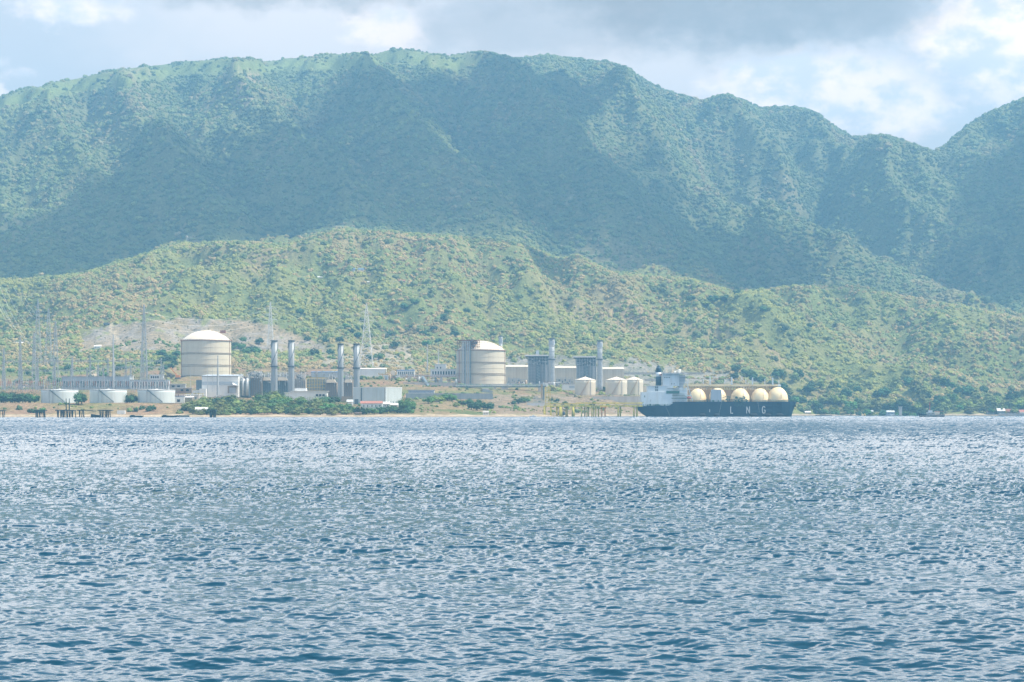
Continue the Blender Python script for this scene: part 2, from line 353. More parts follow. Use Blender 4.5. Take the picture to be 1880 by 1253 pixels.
def on_low(px, py):
    c = int(round((px-cols[0])/6)); q = HZ-(H[:, c]-CH)*F/rows; ok = np.where((rows > 2500) & (rows <= sY[9][c]+30))[0]
    return rows[ok[np.argmin(np.abs(q[ok]-py))]]
fH = np.zeros(H.shape); WX = XX+28*fbm(XX/120, YY/120+3, 3); WY = YY+28*fbm(XX/120+9, YY/120, 3)
for rb in FR:
    q = [(X_(a, on_low(a, b)), on_low(a, b)) for a, b in rb]; best = np.full(H.shape, 1e9); al = np.zeros(H.shape)
    for i, (a, b) in enumerate(zip(q[:-1], q[1:])):
        dx, dy = b[0]-a[0], b[1]-a[1]; t = np.clip(((WX-a[0])*dx+(WY-a[1])*dy)/(dx*dx+dy*dy), 0, 1); d = np.hypot(WX-a[0]-t*dx, WY-a[1]-t*dy)
        n = d < best; best = np.where(n, d, best); al = np.where(n, (i+t)/(len(q)-1), al)
    fH = np.maximum(fH, (20+14*np.sin(np.pi*al))*np.exp(-best/60))
for kp, kY, kh, kr in ((650, 3360, 14, 150), (1062, 3360, 24, 60), (1290, 3280, 14, 130), (880, 3380, 10, 90), (430, 3300, 10, 120), (1480, 3300, 10, 130)):
    fH = fH+kh*np.exp(-(((XX-X_(kp, kY))**2+(YY-kY)**2)/kr**2))
H = H+(fH-11)*np.clip((YY-2660)/200, 0, 1)*np.clip((3950-YY)/400, 0, 1)
# main ribs and ravines of the face: lines running from the skyline down to the foothills
def on_face(px, py):
    c = int(round((px-cols[0])/6)); q = HZ-(H[:, c]-CH)*F/rows; ok = np.where((rows > 3500) & (rows <= crestY[c]))[0]
    return rows[ok[np.argmin(np.abs(q[ok]-py))]]
RIBS = [[(850,105),(900,190),(960,270),(1050,350),(1150,440)], [(1110,115),(1130,200),(1165,290),(1215,345)], [(1290,182),(1330,260),(1385,330),(1430,385)], [(1460,196),(1500,280),(1560,370)], [(1590,252),(1625,330),(1650,420)],
        [(600,105),(650,190),(690,280),(790,370),(880,420)], [(400,112),(440,200),(450,290),(560,380),(640,415)], [(180,140),(230,220),(250,310),(330,400),(400,440)], [(30,175),(60,250),(110,330),(180,400)], [(730,92),(800,170),(850,240)], [(990,100),(1020,180),(1080,260)]]
dH = np.zeros(H.shape)
for j, rb in enumerate(RIBS):
    q = [(X_(a, on_face(a, b)), on_face(a, b)) for a, b in rb]; best = np.full(H.shape, 1e9); al = np.zeros(H.shape)
    WX = XX+45*fbm(XX/260, YY/260+j, 3); WY = YY+45*fbm(XX/260+9, YY/260-j, 3)
    for i, (a, b) in enumerate(zip(q[:-1], q[1:])):
        dx, dy = b[0]-a[0], b[1]-a[1]; t = np.clip(((WX-a[0])*dx+(WY-a[1])*dy)/(dx*dx+dy*dy), 0, 1); d = np.hypot(WX-a[0]-t*dx, WY-a[1]-t*dy)
        n = d < best; best = np.where(n, d, best); al = np.where(n, (i+t)/(len(q)-1), al)
    dH = np.maximum(dH, (75+65*np.sin(np.pi*np.clip(al*.9+.12, 0, 1)))*np.exp(-best/95)*np.clip(al*6+.15, 0, 1)*(1 if j < 9 else .6))
H = H+(dH-32*np.exp(-((dH/30)**2)))*np.clip((YY-3550)/250, 0, 1)*np.clip((crestY[None, :]-YY)/650, 0, 1)**.7
# erosion: gullies run downhill
am = np.clip((YY-3550)/500, 0, 1)*(1-.85*np.clip(1-np.abs(YY-crestY[None, :])/260, 0, 1))*(YY < crestY[None, :]+600)
wx = XX+60*fbm(XX/400, YY/400, 3); H = H+am*(85*fbm(wx/330, YY/800+3, 4, .55, True)+42*fbm(wx/120+5, YY/260, 4, .55, True))
af = np.clip((YY-2650)/350, 0, 1)*np.clip((3900-YY)/400, 0, 1)
H = H+af*(70*fbm(XX/230+3, YY/260, 4)+42*fbm(XX/120+2, YY/170+9, 4, .55, True)+np.clip((YY-2750)/300, 0, 1)*30*fbm(XX/420+11, YY/500, 2, .5, True))
H = H+1.2*np.clip((YY-2550)/200, 0, 1)*wc*fbm(XX/14, YY/40, 2)*3
skyP = np.minimum(crestP, np.interp(cols, [1700, 1716, 1740, 1760, 1800, 1840, 1880, 2000, 2400], [999, 279, 266, 246, 216, 196, 180, 140, 95]))
lim = CH+(HZ-(skyP[None, :]+1.5))*YY/F+2.5*fbm(XX/30, YY/200, 3); lim = np.where(YY > 4300, lim, 1e9); H = np.where(H > lim-12, lim-12*np.exp(-np.clip(H-lim+12, 0, 200)/12), H)
footP = HZ-(sZ[9]-CH)*F/sY[9]; lm2 = CH+(HZ-(footP[None, :]-1))*YY/F+3*fbm(XX/60, YY/200, 3); lm2 = np.where((YY > 2900) & (YY < sY[9][None, :]+180), lm2, 1e9)
H = np.where(H > lm2-14, lm2-14*np.exp(-np.clip(H-lm2+14, 0, 300)/14), H)
# small natural irregularity on the banks, kept off the pads
ab = np.clip((H-1.5)/3, 0, 1); H = H+ab*.8*fbm(XX/25, YY/25, 3)
rk_mask = ((PX > 150) & (PX < 590))
crack = fbm(XX/40, YY/14, 4, .6, True)
qu = np.clip((PX-140)/40, 0, 1)*np.clip((600-PX)/60, 0, 1)
def zone(py0, py1, soft=6):
    SP = HZ-(H-CH)*F/YY
    return np.clip((SP-py0)/soft, 0, 1)*np.clip((py1-SP)/soft, 0, 1)
SP = HZ-(H-CH)*F/YY
n_a = fbm(XX/70, YY/70, 4); n_b = fbm(XX/260+4, YY/260, 4); n_c = fbm(XX/18, YY/18, 3); n_d = fbm(XX/500+9, YY/420+2, 3)
quarry_top = np.interp(PX, [140, 200, 330, 450, 500, 590], [612, 598, 586, 590, 598, 632])
quarry = ((PX > 145+20*n_a) & (PX < 600) & (YY > 2550) & (YY < 3200) & (SP > quarry_top+7*n_a) & (SP < 645+20*n_a) & (n_c+n_a*.6 < .42)).astype(float)
benches = ((PX > 925) & (PX < 1400+60*n_a) & (YY > 2655) & (YY < 2850) & (SP > 656+np.interp(PX, [925, 1050, 1200, 1330, 1400], [0, -4, 10, 28, 50])+18*n_a+5*n_c)).astype(float)
cut2 = ((PX > 590) & (PX < 760) & (YY > 2540) & (YY < 2800) & (n_a+n_c*.4 < .15)).astype(float)
H = H+quarry*2.2*crack+benches*(3.5*np.sign(np.sin(H/3.2))*.3)
H = np.where(YY > 1e9, 0, H)
def Hat(px, Y):
    px = np.asarray(px, float); Y = np.asarray(Y, float)
    ci = np.clip((px-cols[0])/6.0, 0, len(cols)-1.001); c0 = ci.astype(int); fc = ci-c0
    r0 = np.clip(np.searchsorted(rows, Y, 'right')-1, 0, len(rows)-2); fr = (Y-rows[r0])/(rows[r0+1]-rows[r0])
    return (H[r0, c0]*(1-fc)+H[r0, c0+1]*fc)*(1-fr)+(H[r0+1, c0]*(1-fc)+H[r0+1, c0+1]*fc)*fr
def G(px, Y): return float(Hat(px, Y))
def ground_at(px, Y): return Vector((X_(px, Y), Y, G(px, Y)))
# ground colours (albedo only)
def L3(c): return np.array(c)[None, None, :]
def mixc(A, B, m): m = np.clip(m, 0, 1)[..., None]; return A*(1-m)+B*m
C = np.zeros(H.shape+(3,))+L3((.16, .19, .07))
C = mixc(C, L3((.24, .22, .10)), (n_a+.1)*1.4)
C = mixc(C, L3((.29, .225, .125)), (n_b-.06)*2.4)
mt = np.clip((YY-3600)/300, 0, 1); C = mixc(C, L3((.15, .165, .085)), mt*.85)
grass_top = mt*np.clip(1-np.abs(HZ-(HZ-SP)-(crestP[None, :]+18))/26, 0, 1)*np.clip((900-PX)/60, 0, 1)*np.clip((PX+60)/80, 0, 1)
C = mixc(C, L3((.20, .26, .09)), grass_top*.75)
scar = mt*((np.abs(PX-460-(SP-140)*-.35) < 16+14*n_a) & (SP > 135) & (SP < 200))+mt*np.clip((n_b*1.2+n_c*.5-.42)*5, 0, 1)*.6
C = mixc(C, L3((.30, .25, .17)), scar*.8)
C = mixc(C, L3((.30, .235, .165)), quarry*(.9+.3*n_c)); C = mixc(C, L3((.27, .25, .235)), quarry*np.clip(n_a*2.2+.4+2*n_c, 0, 1)*.9)
C = mixc(C, L3((.25, .235, .22)), benches*(.85+.5*n_c)); C = mixc(C, L3((.36, .31, .26)), cut2*.8)
plant = (YY > sY[4][None, :]-10) & (YY < sY[8][None, :]-110) & (PX > -100) & (PX < 1330)
C = mixc(C, L3((.25, .165, .105)), plant*np.clip(.65+n_c+n_a, 0, 1))
bank = (YY > sY[2][None, :]) & (YY <= sY[4][None, :]) & (PX < 1400)
C = mixc(C, L3((.27, .185, .125)), bank*np.clip(.8+n_a, 0, 1)); C = mixc(C, L3((.11, .14, .05)), bank*np.clip(n_a*3+n_c, 0, 1)*np.clip((PX-640)/40, 0, 1)*np.clip((930-PX)/30, 0, 1)*1.2)
C = mixc(C, L3((.24, .19, .145)), ((PX > 895) & (PX < 1260) & (YY > sY[2][None, :]) & (YY < sY[5][None, :])).astype(float)*np.clip(.7+n_c*1.4, 0, 1))
sand = np.clip((2.7-H+n_c*1.6)/1.0, 0, 1)*(YY < sY[3][None, :]+12)
C = mixc(C, L3((.42, .35, .27)), sand); C = mixc(C, L3((.23, .20, .17)), sand*np.clip((.7-H)/.5, 0, 1))
# two dirt tracks climbing behind the switchyard
trk = ((np.abs(PX-np.interp(SP, [598, 615, 625, 640], [203, 208, 213, 236])) < 4.0) & (SP > 596) & (SP < 642) & (YY > 2500)) | ((np.abs(PX-(170+3*n_a*4)) < 5+4*n_c) & (SP > 655) & (SP < 694) & (YY > 2300))
C = mixc(C, L3((.44, .37, .28)), trk.astype(float)*.95)
C = np.clip(C*(1+.35*n_c[..., None]), .01, .8)
def ground_mat():
    m = bpy.data.materials.new('hill_ground'); m.use_nodes = True; t = NT(m.node_tree)
    out = t.n('ShaderNodeOutputMaterial'); b = t.n('ShaderNodeBsdfPrincipled'); b.inputs['Roughness'].default_value = .95; b.inputs['Specular IOR Level'].default_value = .1
    a = t.n('ShaderNodeAttribute', attribute_name='ground_colour'); tc = t.n('ShaderNodeTexCoord')
    nz = t.n('ShaderNodeTexNoise', i_Scale=.22, i_Detail=8.0, i_Roughness=.7); t.l(tc.outputs['Object'], nz.inputs['Vector'])
    nz2 = t.n('ShaderNodeTexNoise', i_Scale=.06, i_Detail=5.0, i_Roughness=.6); t.l(tc.outputs['Object'], nz2.inputs['Vector'])
    c = t.mix(1.0, a.outputs['Color'], t.mix(t.ss(nz.outputs[0], .32, .68), (.6, .62, .6), (1.35, 1.3, 1.2)), 'MULTIPLY')
    c = t.mix(1.0, c, t.mix(nz2.outputs[0], (.8, .85, .8), (1.15, 1.1, 1.15)), 'MULTIPLY')
    t.l(c, b.inputs['Base Color']); bp = t.n('ShaderNodeBump', i_Strength=1.0, i_Distance=2.0); t.l(nz.outputs[0], bp.inputs['Height']); t.l(bp.outputs[0], b.inputs['Normal'])
    t.l(b.outputs[0], out.inputs[0]); MT['hill_ground'] = m; return m
ground_mat()
def grid_mesh(name, X, Y, Z, col=None, nrm=None):
    nr, nc = X.shape; me = bpy.data.meshes.new(name); n = nr*nc
    co = np.stack([X, Y, Z], -1).reshape(-1).astype(np.float32)
    i = np.arange(nr-1)[:, None]*nc+np.arange(nc-1)[None, :]; q = np.stack([i, i+1, i+nc+1, i+nc], -1).reshape(-1, 4)
    me.vertices.add(n); me.vertices.foreach_set('co', co)
    me.loops.add(q.size); me.loops.foreach_set('vertex_index', q.reshape(-1).astype(np.int32))
    me.polygons.add(len(q)); me.polygons.foreach_set('loop_start', np.arange(0, q.size, 4, dtype=np.int32)); me.polygons.foreach_set('loop_total', np.full(len(q), 4, np.int32))
    me.update(calc_edges=True); me.shade_smooth()
    if col is not None:
        a = me.color_attributes.new('ground_colour', 'FLOAT_COLOR', 'POINT')
        a.data.foreach_set('color', np.concatenate([col.reshape(-1, 3), np.ones((n, 1))], 1).reshape(-1).astype(np.float32))
    if nrm is not None: me.normals_split_custom_set_from_vertices(nrm.reshape(-1, 3).tolist())
    return me
me = grid_mesh('hills', XX, YY, H, C); me.materials.append(M('hill_ground'))
hills = bpy.data.objects.new('hills', me); COL.objects.link(hills); setp(hills, 'green foothills and forested mountain rising behind the plant', 'hills', kind='structure')

# ------------------------------------------------------------ water
def build_water():
    py = [1345.0]
    while py[-1] > 763.0: py.append(py[-1]-max(.42, min(1.25, (py[-1]-758)*.02)))
    py = np.array(py+[762.6, 762.2]); Yr = CH*F/(py-758)
    u = np.arange(-420, 2301, 2.6); PXw, Yw = np.meshgrid(u, Yr); Xw = (PXw-940)*Yw/F
    r = np.random.default_rng(5); hz = 0*Xw; gx = 0*Xw; gy = 0*Xw
    gust = 1+.75*fbm(Xw/70, Yw/28, 3)+.35*fbm(Xw/300+5, Yw/130+2, 2); lane = noise2(Xw/420+3, Yw**.62/5.5)+.5*noise2(Xw/160, Yw**.62/2.2+7); gust = np.clip(gust+1.1*lane, .35, 1.8)
    for k in range(96):
        lam = .13*(60.0)**(k/95*.80)*r.uniform(.9, 1.1); kk = 2*np.pi/lam
        th = -np.pi/2+.25+r.normal(0, .62); dx, dy = math.cos(th), math.sin(th)
        slope = .0195 if lam < 1.1 else (.0175 if lam < 2 else .012)
        slope *= r.uniform(.6, 1.4); a = slope/kk
        ph = kk*(dx*Xw+dy*Yw)+r.uniform(0, 6.28)+1.4*np.sin(.23*Xw/lam**.5+k)*.6+.9*np.sin(.11*Yw/lam**.5+1.7*k)
        s, c = np.sin(ph), np.cos(ph)
        g = gust if lam < 2.2 else 1
        hz += a*g*s*(Yw < 900); gx += a*kk*dx*c*g; gy += a*kk*dy*c*g
    hz -= .0
    gy = gy*.75+4.2*np.maximum(gy-.105, 0); gy += .045+.19*np.clip((Yw-60)/400, 0, 1)+.05*np.clip(lane, -.5, .5); fa = 1-.58*np.clip((Yw-90)/400, 0, 1); gx *= fa; gy = (gy-.22)*fa+.22
    damp = 1/(1+(Yw/2500)**2); gx *= damp; gy *= damp
    # crests tip a little towards the eye: steep short faces
    N = np.stack([-gx, -gy, np.ones_like(gx)], -1); N /= np.linalg.norm(N, axis=-1, keepdims=True)
    far = np.clip((900-Yw)/500, 0, 1)
    me = grid_mesh('sea', Xw, Yw, hz*far, None, N)
    m = bpy.data.materials.new('sea_water'); m.use_nodes = True; t = NT(m.node_tree)
    out = t.n('ShaderNodeOutputMaterial'); b = t.n('ShaderNodeBsdfPrincipled'); b.inputs['Roughness'].default_value = .12; b.inputs['IOR'].default_value = 1.33
    b.inputs['Base Color'].default_value = (.004, .046, .086, 1)
    tc = t.n('ShaderNodeTexCoord'); nz = t.n('ShaderNodeTexNoise', i_Scale=5.5, i_Detail=3.0, i_Roughness=.6); t.l(tc.outputs['Object'], nz.inputs['Vector'])
    bp = t.n('ShaderNodeBump', i_Strength=.55, i_Distance=.02); t.l(nz.outputs[0], bp.inputs['Height']); t.l(bp.outputs[0], b.inputs['Normal'])
    t.l(b.outputs[0], out.inputs[0]); me.materials.append(m)
    o = bpy.data.objects.new('sea', me); COL.objects.link(o); setp(o, 'rippled blue sea with pale sky reflections', 'sea', kind='structure')
build_water()
def wide_sea():                                # the rest of the bay, well outside the detailed patch
    gx = np.linspace(-5000, 5000, 240); gy = np.linspace(-140, 3200, 120); A, B_ = np.meshgrid(gx, gy)
    me = grid_mesh('sea', A, B_, 0*A-.75); me.materials.append(bpy.data.materials['sea_water']); o = bpy.data.objects.new('sea', me); COL.objects.link(o); setp(o, 'open water of the bay around', 'sea', kind='structure')
wide_sea()

# ------------------------------------------------------------ haze, and clouds above the frame that shade the slopes
def build_haze():
    hb = MB().box(-5200, 5200, -150, 7200, -5, 1120)
    m = bpy.data.materials.new('haze_air'); m.use_nodes = True; t = NT(m.node_tree)
    out = t.n('ShaderNodeOutputMaterial'); v = t.n('ShaderNodeVolumePrincipled')
    v.inputs['Color'].default_value = (.21, .51, .82, 1); v.inputs['Density'].default_value = HAZE_D; v.inputs['Anisotropy'].default_value = .15
    t.l(v.outputs[0], out.inputs['Volume'])
    o = hb.build('haze', m, None); setp(o, 'pale blue haze between the water and the far mountain', None, kind='stuff')
HAZE_D = 1.75e-4
build_haze()
def cloud_mat():
    m = bpy.data.materials.new('cloud_white'); m.use_nodes = True; t = NT(m.node_tree)
    out = t.n('ShaderNodeOutputMaterial'); d = t.n('ShaderNodeBsdfDiffuse'); d.inputs[0].default_value = (.9, .9, .9, 1)
    tr = t.n('ShaderNodeBsdfTransparent'); mx = t.n('ShaderNodeMixShader'); tc = t.n('ShaderNodeTexCoord'); sp = t.n('ShaderNodeSeparateXYZ')
    t.l(tc.outputs['Object'], sp.inputs[0]); x, y, z = sp.outputs
    nz = t.n('ShaderNodeTexNoise', i_Scale=.0035, i_Detail=5.0, i_Roughness=.55); g = t.n('ShaderNodeNewGeometry'); t.l(g.outputs['Position'], nz.inputs['Vector'])
    r = t.m('SQRT', t.m('ADD', t.m('MULTIPLY', x, x), t.m('MULTIPLY', y, y)))
    k = t.ss(t.m('ADD', r, t.m('MULTIPLY', t.m('SUBTRACT', nz.outputs[0], .5), 1.2)), .68, 1.02, .82, 0.0)
    t.l(k, mx.inputs[0]); t.l(tr.outputs[0], mx.inputs[1]); t.l(d.outputs[0], mx.inputs[2]); t.l(mx.outputs[0], out.inputs[0]); return m
CM = cloud_mat()
def cloud(px, py, Y, rx, ry, rot, label):     # shadow wanted round this terrain point; the cloud floats up-sun of it
    p = P(px, py, Y); t = (1650-p.z)/SUN.z; c = p+SUN*t
    mb = MB().blob((0, 0, 0), 1, 3, .08, int(px)); o = mb.build('cloud', CM, None, True)
    o.location = c; o.scale = (rx, ry, 60); o.rotation_euler = (0, 0, R(rot)); setp(o, label, None, kind='stuff', group='clouds shading the mountain')
for a in [(730, 320, 4450, 400, 300, -30, 'broad cloud over the middle of the mountain'), (560, 420, 3950, 500, 200, 0, 'long cloud behind the foothill crest'), (110, 455, 3780, 300, 170, 0, 'cloud over the left valley'),
          (1000, 400, 4050, 330, 300, 0, 'cloud over the middle ravine'), (1290, 452, 3930, 640, 225, -63, 'long cloud along the dark spur'),
          (960, 270, 4700, 130, 260, 0, 'cloud over the upper gullies'), (1880, 380, 4350, 170, 420, 0, 'cloud over the right shoulder'), (1790, 500, 3950, 200, 160, -60, 'cloud in the right valley'),
          (935, 482, 3330, 115, 75, 0, 'small cloud over the foothill knoll')]:
    cloud(*a)

# ------------------------------------------------------------ woodland on the slopes: one mass of thousands of crowns
def crown_mesh(name, seed, sub=2, flat=.8):
    mb = MB(); r = random.Random(seed)
    mb.blob((0, 0, .1), .85, sub, .22, seed, flat)
    for k in range(7):
        a = r.uniform(0, 6.28); d = r.uniform(.35, .7); mb.blob((d*math.cos(a), d*math.sin(a), r.uniform(-.15, .5)), r.uniform(.25, .5), 1, .3, seed*9+k, flat)
    me = bpy.data.meshes.new(name); me.from_pydata(mb.v, [], mb.f); me.materials.append(M('leaf_instanced')); return me
src = bpy.data.collections.new('crown_sources')
for k in range(6):
    src.objects.link(bpy.data.objects.new('crown_source', crown_mesh('crown_source', 40+k, 2, .7+.06*k)))
def forest(name, label, pts, rad, tint):
    me = bpy.data.meshes.new(name); n = len(pts); me.vertices.add(n); me.vertices.foreach_set('co', pts.reshape(-1).astype(np.float32))
    for an, typ, val in (('rad', 'FLOAT', rad), ('turn', 'FLOAT', rng.uniform(0, 6.28, n)), ('pick', 'INT', rng.integers(0, 6, n))):
        at = me.attributes.new(an, typ, 'POINT'); at.data.foreach_set('value', np.asarray(val, np.int32 if typ == 'INT' else np.float32))
    at = me.attributes.new('tint', 'FLOAT_COLOR', 'POINT'); at.data.foreach_set('color', np.concatenate([tint, np.ones((n, 1))], 1).reshape(-1).astype(np.float32))
    o = bpy.data.objects.new(name, me); COL.objects.link(o)
    ng = bpy.data.node_groups.new('crowns_on_points', 'GeometryNodeTree')
    ng.interface.new_socket('Geometry', in_out='INPUT', socket_type='NodeSocketGeometry'); ng.interface.new_socket('Geometry', in_out='OUTPUT', socket_type='NodeSocketGeometry')
    N = ng.nodes; L = ng.links; gi = N.new('NodeGroupInput'); go = N.new('NodeGroupOutput'); ip = N.new('GeometryNodeInstanceOnPoints')
    ci = N.new('GeometryNodeCollectionInfo'); ci.inputs[0].default_value = src; ci.inputs['Separate Children'].default_value = True; ci.inputs['Reset Children'].default_value = True
    def na(nm, ty):
        a = N.new('GeometryNodeInputNamedAttribute'); a.data_type = ty; a.inputs['Name'].default_value = nm; return a.outputs['Attribute']
    cr = N.new('ShaderNodeCombineXYZ'); L.new(na('turn', 'FLOAT'), cr.inputs[2])
    L.new(gi.outputs[0], ip.inputs['Points']); L.new(ci.outputs[0], ip.inputs['Instance']); ip.inputs['Pick Instance'].default_value = True
    L.new(na('pick', 'INT'), ip.inputs['Instance Index']); L.new(cr.outputs[0], ip.inputs['Rotation']); L.new(na('rad', 'FLOAT'), ip.inputs['Scale'])
    L.new(ip.outputs[0], go.inputs[0]); md = o.modifiers.new('crowns', 'NODES'); md.node_group = ng
    setp(o, label, None, kind='stuff'); return o
TINTS = (lambda a: a*.68+np.array([.13,.165,.062])*.32)(np.array([[.065,.140,.045],[.135,.210,.055],[.24,.28,.070],[.040,.090,.042],[.27,.23,.11],[.34,.26,.155]]))
def scatter(n, y0, y1, keep, rfun):
    px = rng.uniform(-160, 2040, n); u = rng.uniform(0, 1, n); Y = np.sqrt(y0**2+u*(y1**2-y0**2)); X = (px-940)*Y/F; z = Hat(px, Y)
    k = keep(px, Y, X, z); px, Y, X, z = px[k], Y[k], X[k], z[k]
    return px, Y, X, z
def tintsel(X, Y, w0):                          # patches of one kind of tree
    s = np.stack([w0[j]+.75*noise2(X/(60+14*j)+31*j, Y/(80+12*j)-7*j)+1.0*noise2(X/(210+25*j)+11*j, Y/(260+25*j)-5*j)+.2*rng.normal(size=len(X)) for j in range(6)]); return TINTS[np.argmax(s, 0)]*rng.uniform(.86, 1.16, (len(X), 1))
def keep_low(px, Y, X, z):
    sp = HZ-(z-CH)*F/Y; na = noise2(X/60, Y/60); nb = noise2(X/150+5, Y/150)
    q = (px > 150) & (px < 595) & (sp > np.interp(px, [140, 200, 330, 450, 500, 590], [612, 598, 586, 590, 598, 632])-2) & (sp < 645)
    k = rng.uniform(size=len(px)) < np.clip(.80+na*1.0+nb*.7, .12, 1)
    k &= ~(q & (rng.uniform(size=len(px)) > .22)); k &= ~((px > 915+20*na) & (px < 1400+60*na) & (Y < 2850) & (sp > 656+np.interp(px, [925, 1050, 1200, 1330, 1400], [0, -4, 10, 28, 50])+20*na) & (rng.uniform(size=len(px)) > .22)); k &= ~((px > 590) & (px < 760) & (Y < 2780) & (rng.uniform(size=len(px)) > .25))
    k &= (z > 5) & (Y > np.interp(px, kx, tab[:, 4, 0]))
    k &= ~((np.abs(px-np.interp(sp, [598, 615, 625, 640], [203, 208, 213, 236])) < 5) & (sp > 596) & (sp < 642))
    return k
px, Y, X, z = scatter(80000, 2560, 3650, keep_low, None)
rad = np.exp(rng.normal(1.05, .38, len(px)))*1.0; rad = np.clip(rad, 1.2, 6.5); t6 = tintsel(X, Y, [-.25, .20, .45, -.55, .36, .26])
spq = HZ-(z-CH)*F/Y; qq = (px > 150) & (px < 595) & (spq > np.interp(px, [140, 200, 330, 450, 500, 590], [612, 598, 586, 590, 598, 632])-2) & (spq < 645); rad[qq] = rng.uniform(.7, 1.7, qq.sum()); t6[qq] = [.09, .10, .06]
big = rad > 5.2; t6[big] = TINTS[rng.choice([0, 3, 1], big.sum())]*1.0
forest('foothill_woodland', 'mixed green and dry brown scrub covering the foothills', np.stack([X, Y, z-rad*.12], -1), rad, (t6*.8+np.array([.19, .175, .09])*.2)*np.array([1.30, 1.17, 1.10]))
def keep_high(px, Y, X, z):
    cp = np.interp(px, cols, crestP); cyy = np.interp(px, cols, crestY); sp = HZ-(z-CH)*F/Y
    k = (Y < cyy+60); g = (sp < cp+30) & (px < 880); k &= ~(g & (rng.uniform(size=len(px)) > .06+.5*(noise2(X/50, Y/50) > .25))); return k
px, Y, X, z = scatter(110000, 3600, 5650, keep_high, None)
rad = np.clip(np.exp(rng.normal(1.30+.35*noise2(X/160, Y/160), .36, len(px))), 1.8, 9); t6 = tintsel(X, Y, [.35, .30, .02, .15, .05, -.12])
forest('mountain_forest', 'hazy green forest covering the mountain slopes', np.stack([X, Y, z+rad*.02], -1), rad, (t6*.60+np.array([.15, .145, .10])*.40)*1.18)

#@@OBJECTS

# ============================================================ plant and shore objects
def base(px, py, Y): return P(px, py, Y)
def lattice(mb, x, y, z0, z1, w0, w1, n, t=.35):
    """four-legged braced mast"""
    def cs(z):
        k = (z-z0)/(z1-z0); w = (w0+(w1-w0)*k)/2; return [Vector((x+a*w, y+b*w, z)) for a, b in ((-1,-1),(1,-1),(1,1),(-1,1))]
    zs = [z0+(z1-z0)*(1-(1-i/n)**1.25) for i in range(n+1)]
    for i in range(n):
        A, B = cs(zs[i]), cs(zs[i+1])
        for k in range(4):
            mb.bar(A[k], B[k], t); mb.bar(A[k], B[(k+1) % 4], t*.7); mb.bar(A[(k+1) % 4], B[k], t*.7); mb.bar(B[k], B[(k+1) % 4], t*.7)
    return mb
# ---- squat white oil tanks by the shore
def squat(px0, px1, pt, pb, Y, label, matn, roofm, group, cone, stair, n=40, flip=False):
    cx = X_((px0+px1)/2, Y); r = (px1-px0)/2*Y/F; zb = Z_(pb, Y); zt = Z_(pt, Y); yc = Y+r
    t = thing('storage_tank', label, 'tank', (cx, yc, zb), group)
    prof = [(r, zb-.8)]; h = (zt-zb)/5
    for k in range(5): prof += [(r, zb+h*k+.02)]
    MB().lathe(cx, yc, prof+[(r, zt)], n).build('shell', M(matn), t, True)
    MB().lathe(cx, yc, [(r+.25, zt), (r+.25, zt+.25), (r*.5, zt+.25+cone*.55), (r*.06, zt+.25+cone), (r*.05, zt+.9+cone)], n).build('roof', M(roofm), t)
    rl = MB()
    for k in range(n):
        a, b = 2*math.pi*k/n, 2*math.pi*(k+1)/n; p = Vector((cx+(r+.1)*math.cos(a), yc+(r+.1)*math.sin(a), zt+.2)); q = Vector((cx+(r+.1)*math.cos(b), yc+(r+.1)*math.sin(b), zt+.2))
        rl.bar(p+Vector((0,0,1.1)), q+Vector((0,0,1.1)), .09); rl.bar(p, p+Vector((0,0,1.1)), .09)
    rl.build('railing', M('galvanised'), t)
    s = MB(); a0, a1 = stair; m_ = 14
    for k in range(m_):
        u, v = k/m_, (k+1)/m_; A = R(a0+(a1-a0)*u); B = R(a0+(a1-a0)*v); rr = r+.6
        p = Vector((cx+rr*math.cos(A), yc+rr*math.sin(A), zt+(zb-zt)*u+.3)); q = Vector((cx+rr*math.cos(B), yc+rr*math.sin(B), zt+(zb-zt)*v+.3))
        s.bar(p, q, .75); s.bar(p+Vector((0,0,1)), q+Vector((0,0,1)), .14)
    s.build('stair', M('dark_panel' if matn == 'tank_white' else 'buff_paint'), t)
    pz = MB()
    for dx in ((-.22, -.1) if matn == 'tank_white' else (.3,)):
        x = cx+dx*2*r*.8; y = yc-math.sqrt(max(r*r-(x-cx)**2, 0))-.3; pz.bar((x, y, zb), (x, y, zt), .35)
    pz.build('downpipe', M('galvanised'), t); return t
for i, (a, b) in enumerate([(68, 136), (158, 226), (247, 315.5)]):
    squat(a, b, 716.5, 739.5, 1862, ['squat white tank beside the hedge, leftmost of three on the bank', 'squat white tank standing between the other two on the bank, behind the pier ruins', 'squat white tank nearest the small hut, rightmost of three on the bank'][i],
          'tank_white', 'white_paint', 'three squat white tanks on the shore bank', .6, (-108, -62))
for i, (a, b, Y) in enumerate([(1056, 1094.5, 2262), (1112.5, 1152.5, 2262), (1148, 1182, 2300)]):
    squat(a, b, 698, 726.5, Y, ['cream cone-roofed tank standing alone before the second boiler house', 'cream cone-roofed tank in front of its twin, middle of three', 'cream cone-roofed tank nearest the ship, half behind its twin'][i],
          'cream_steel', 'dome_cream', 'three cream cone-roofed tanks behind the jetty', 3.4, (-70, -118))
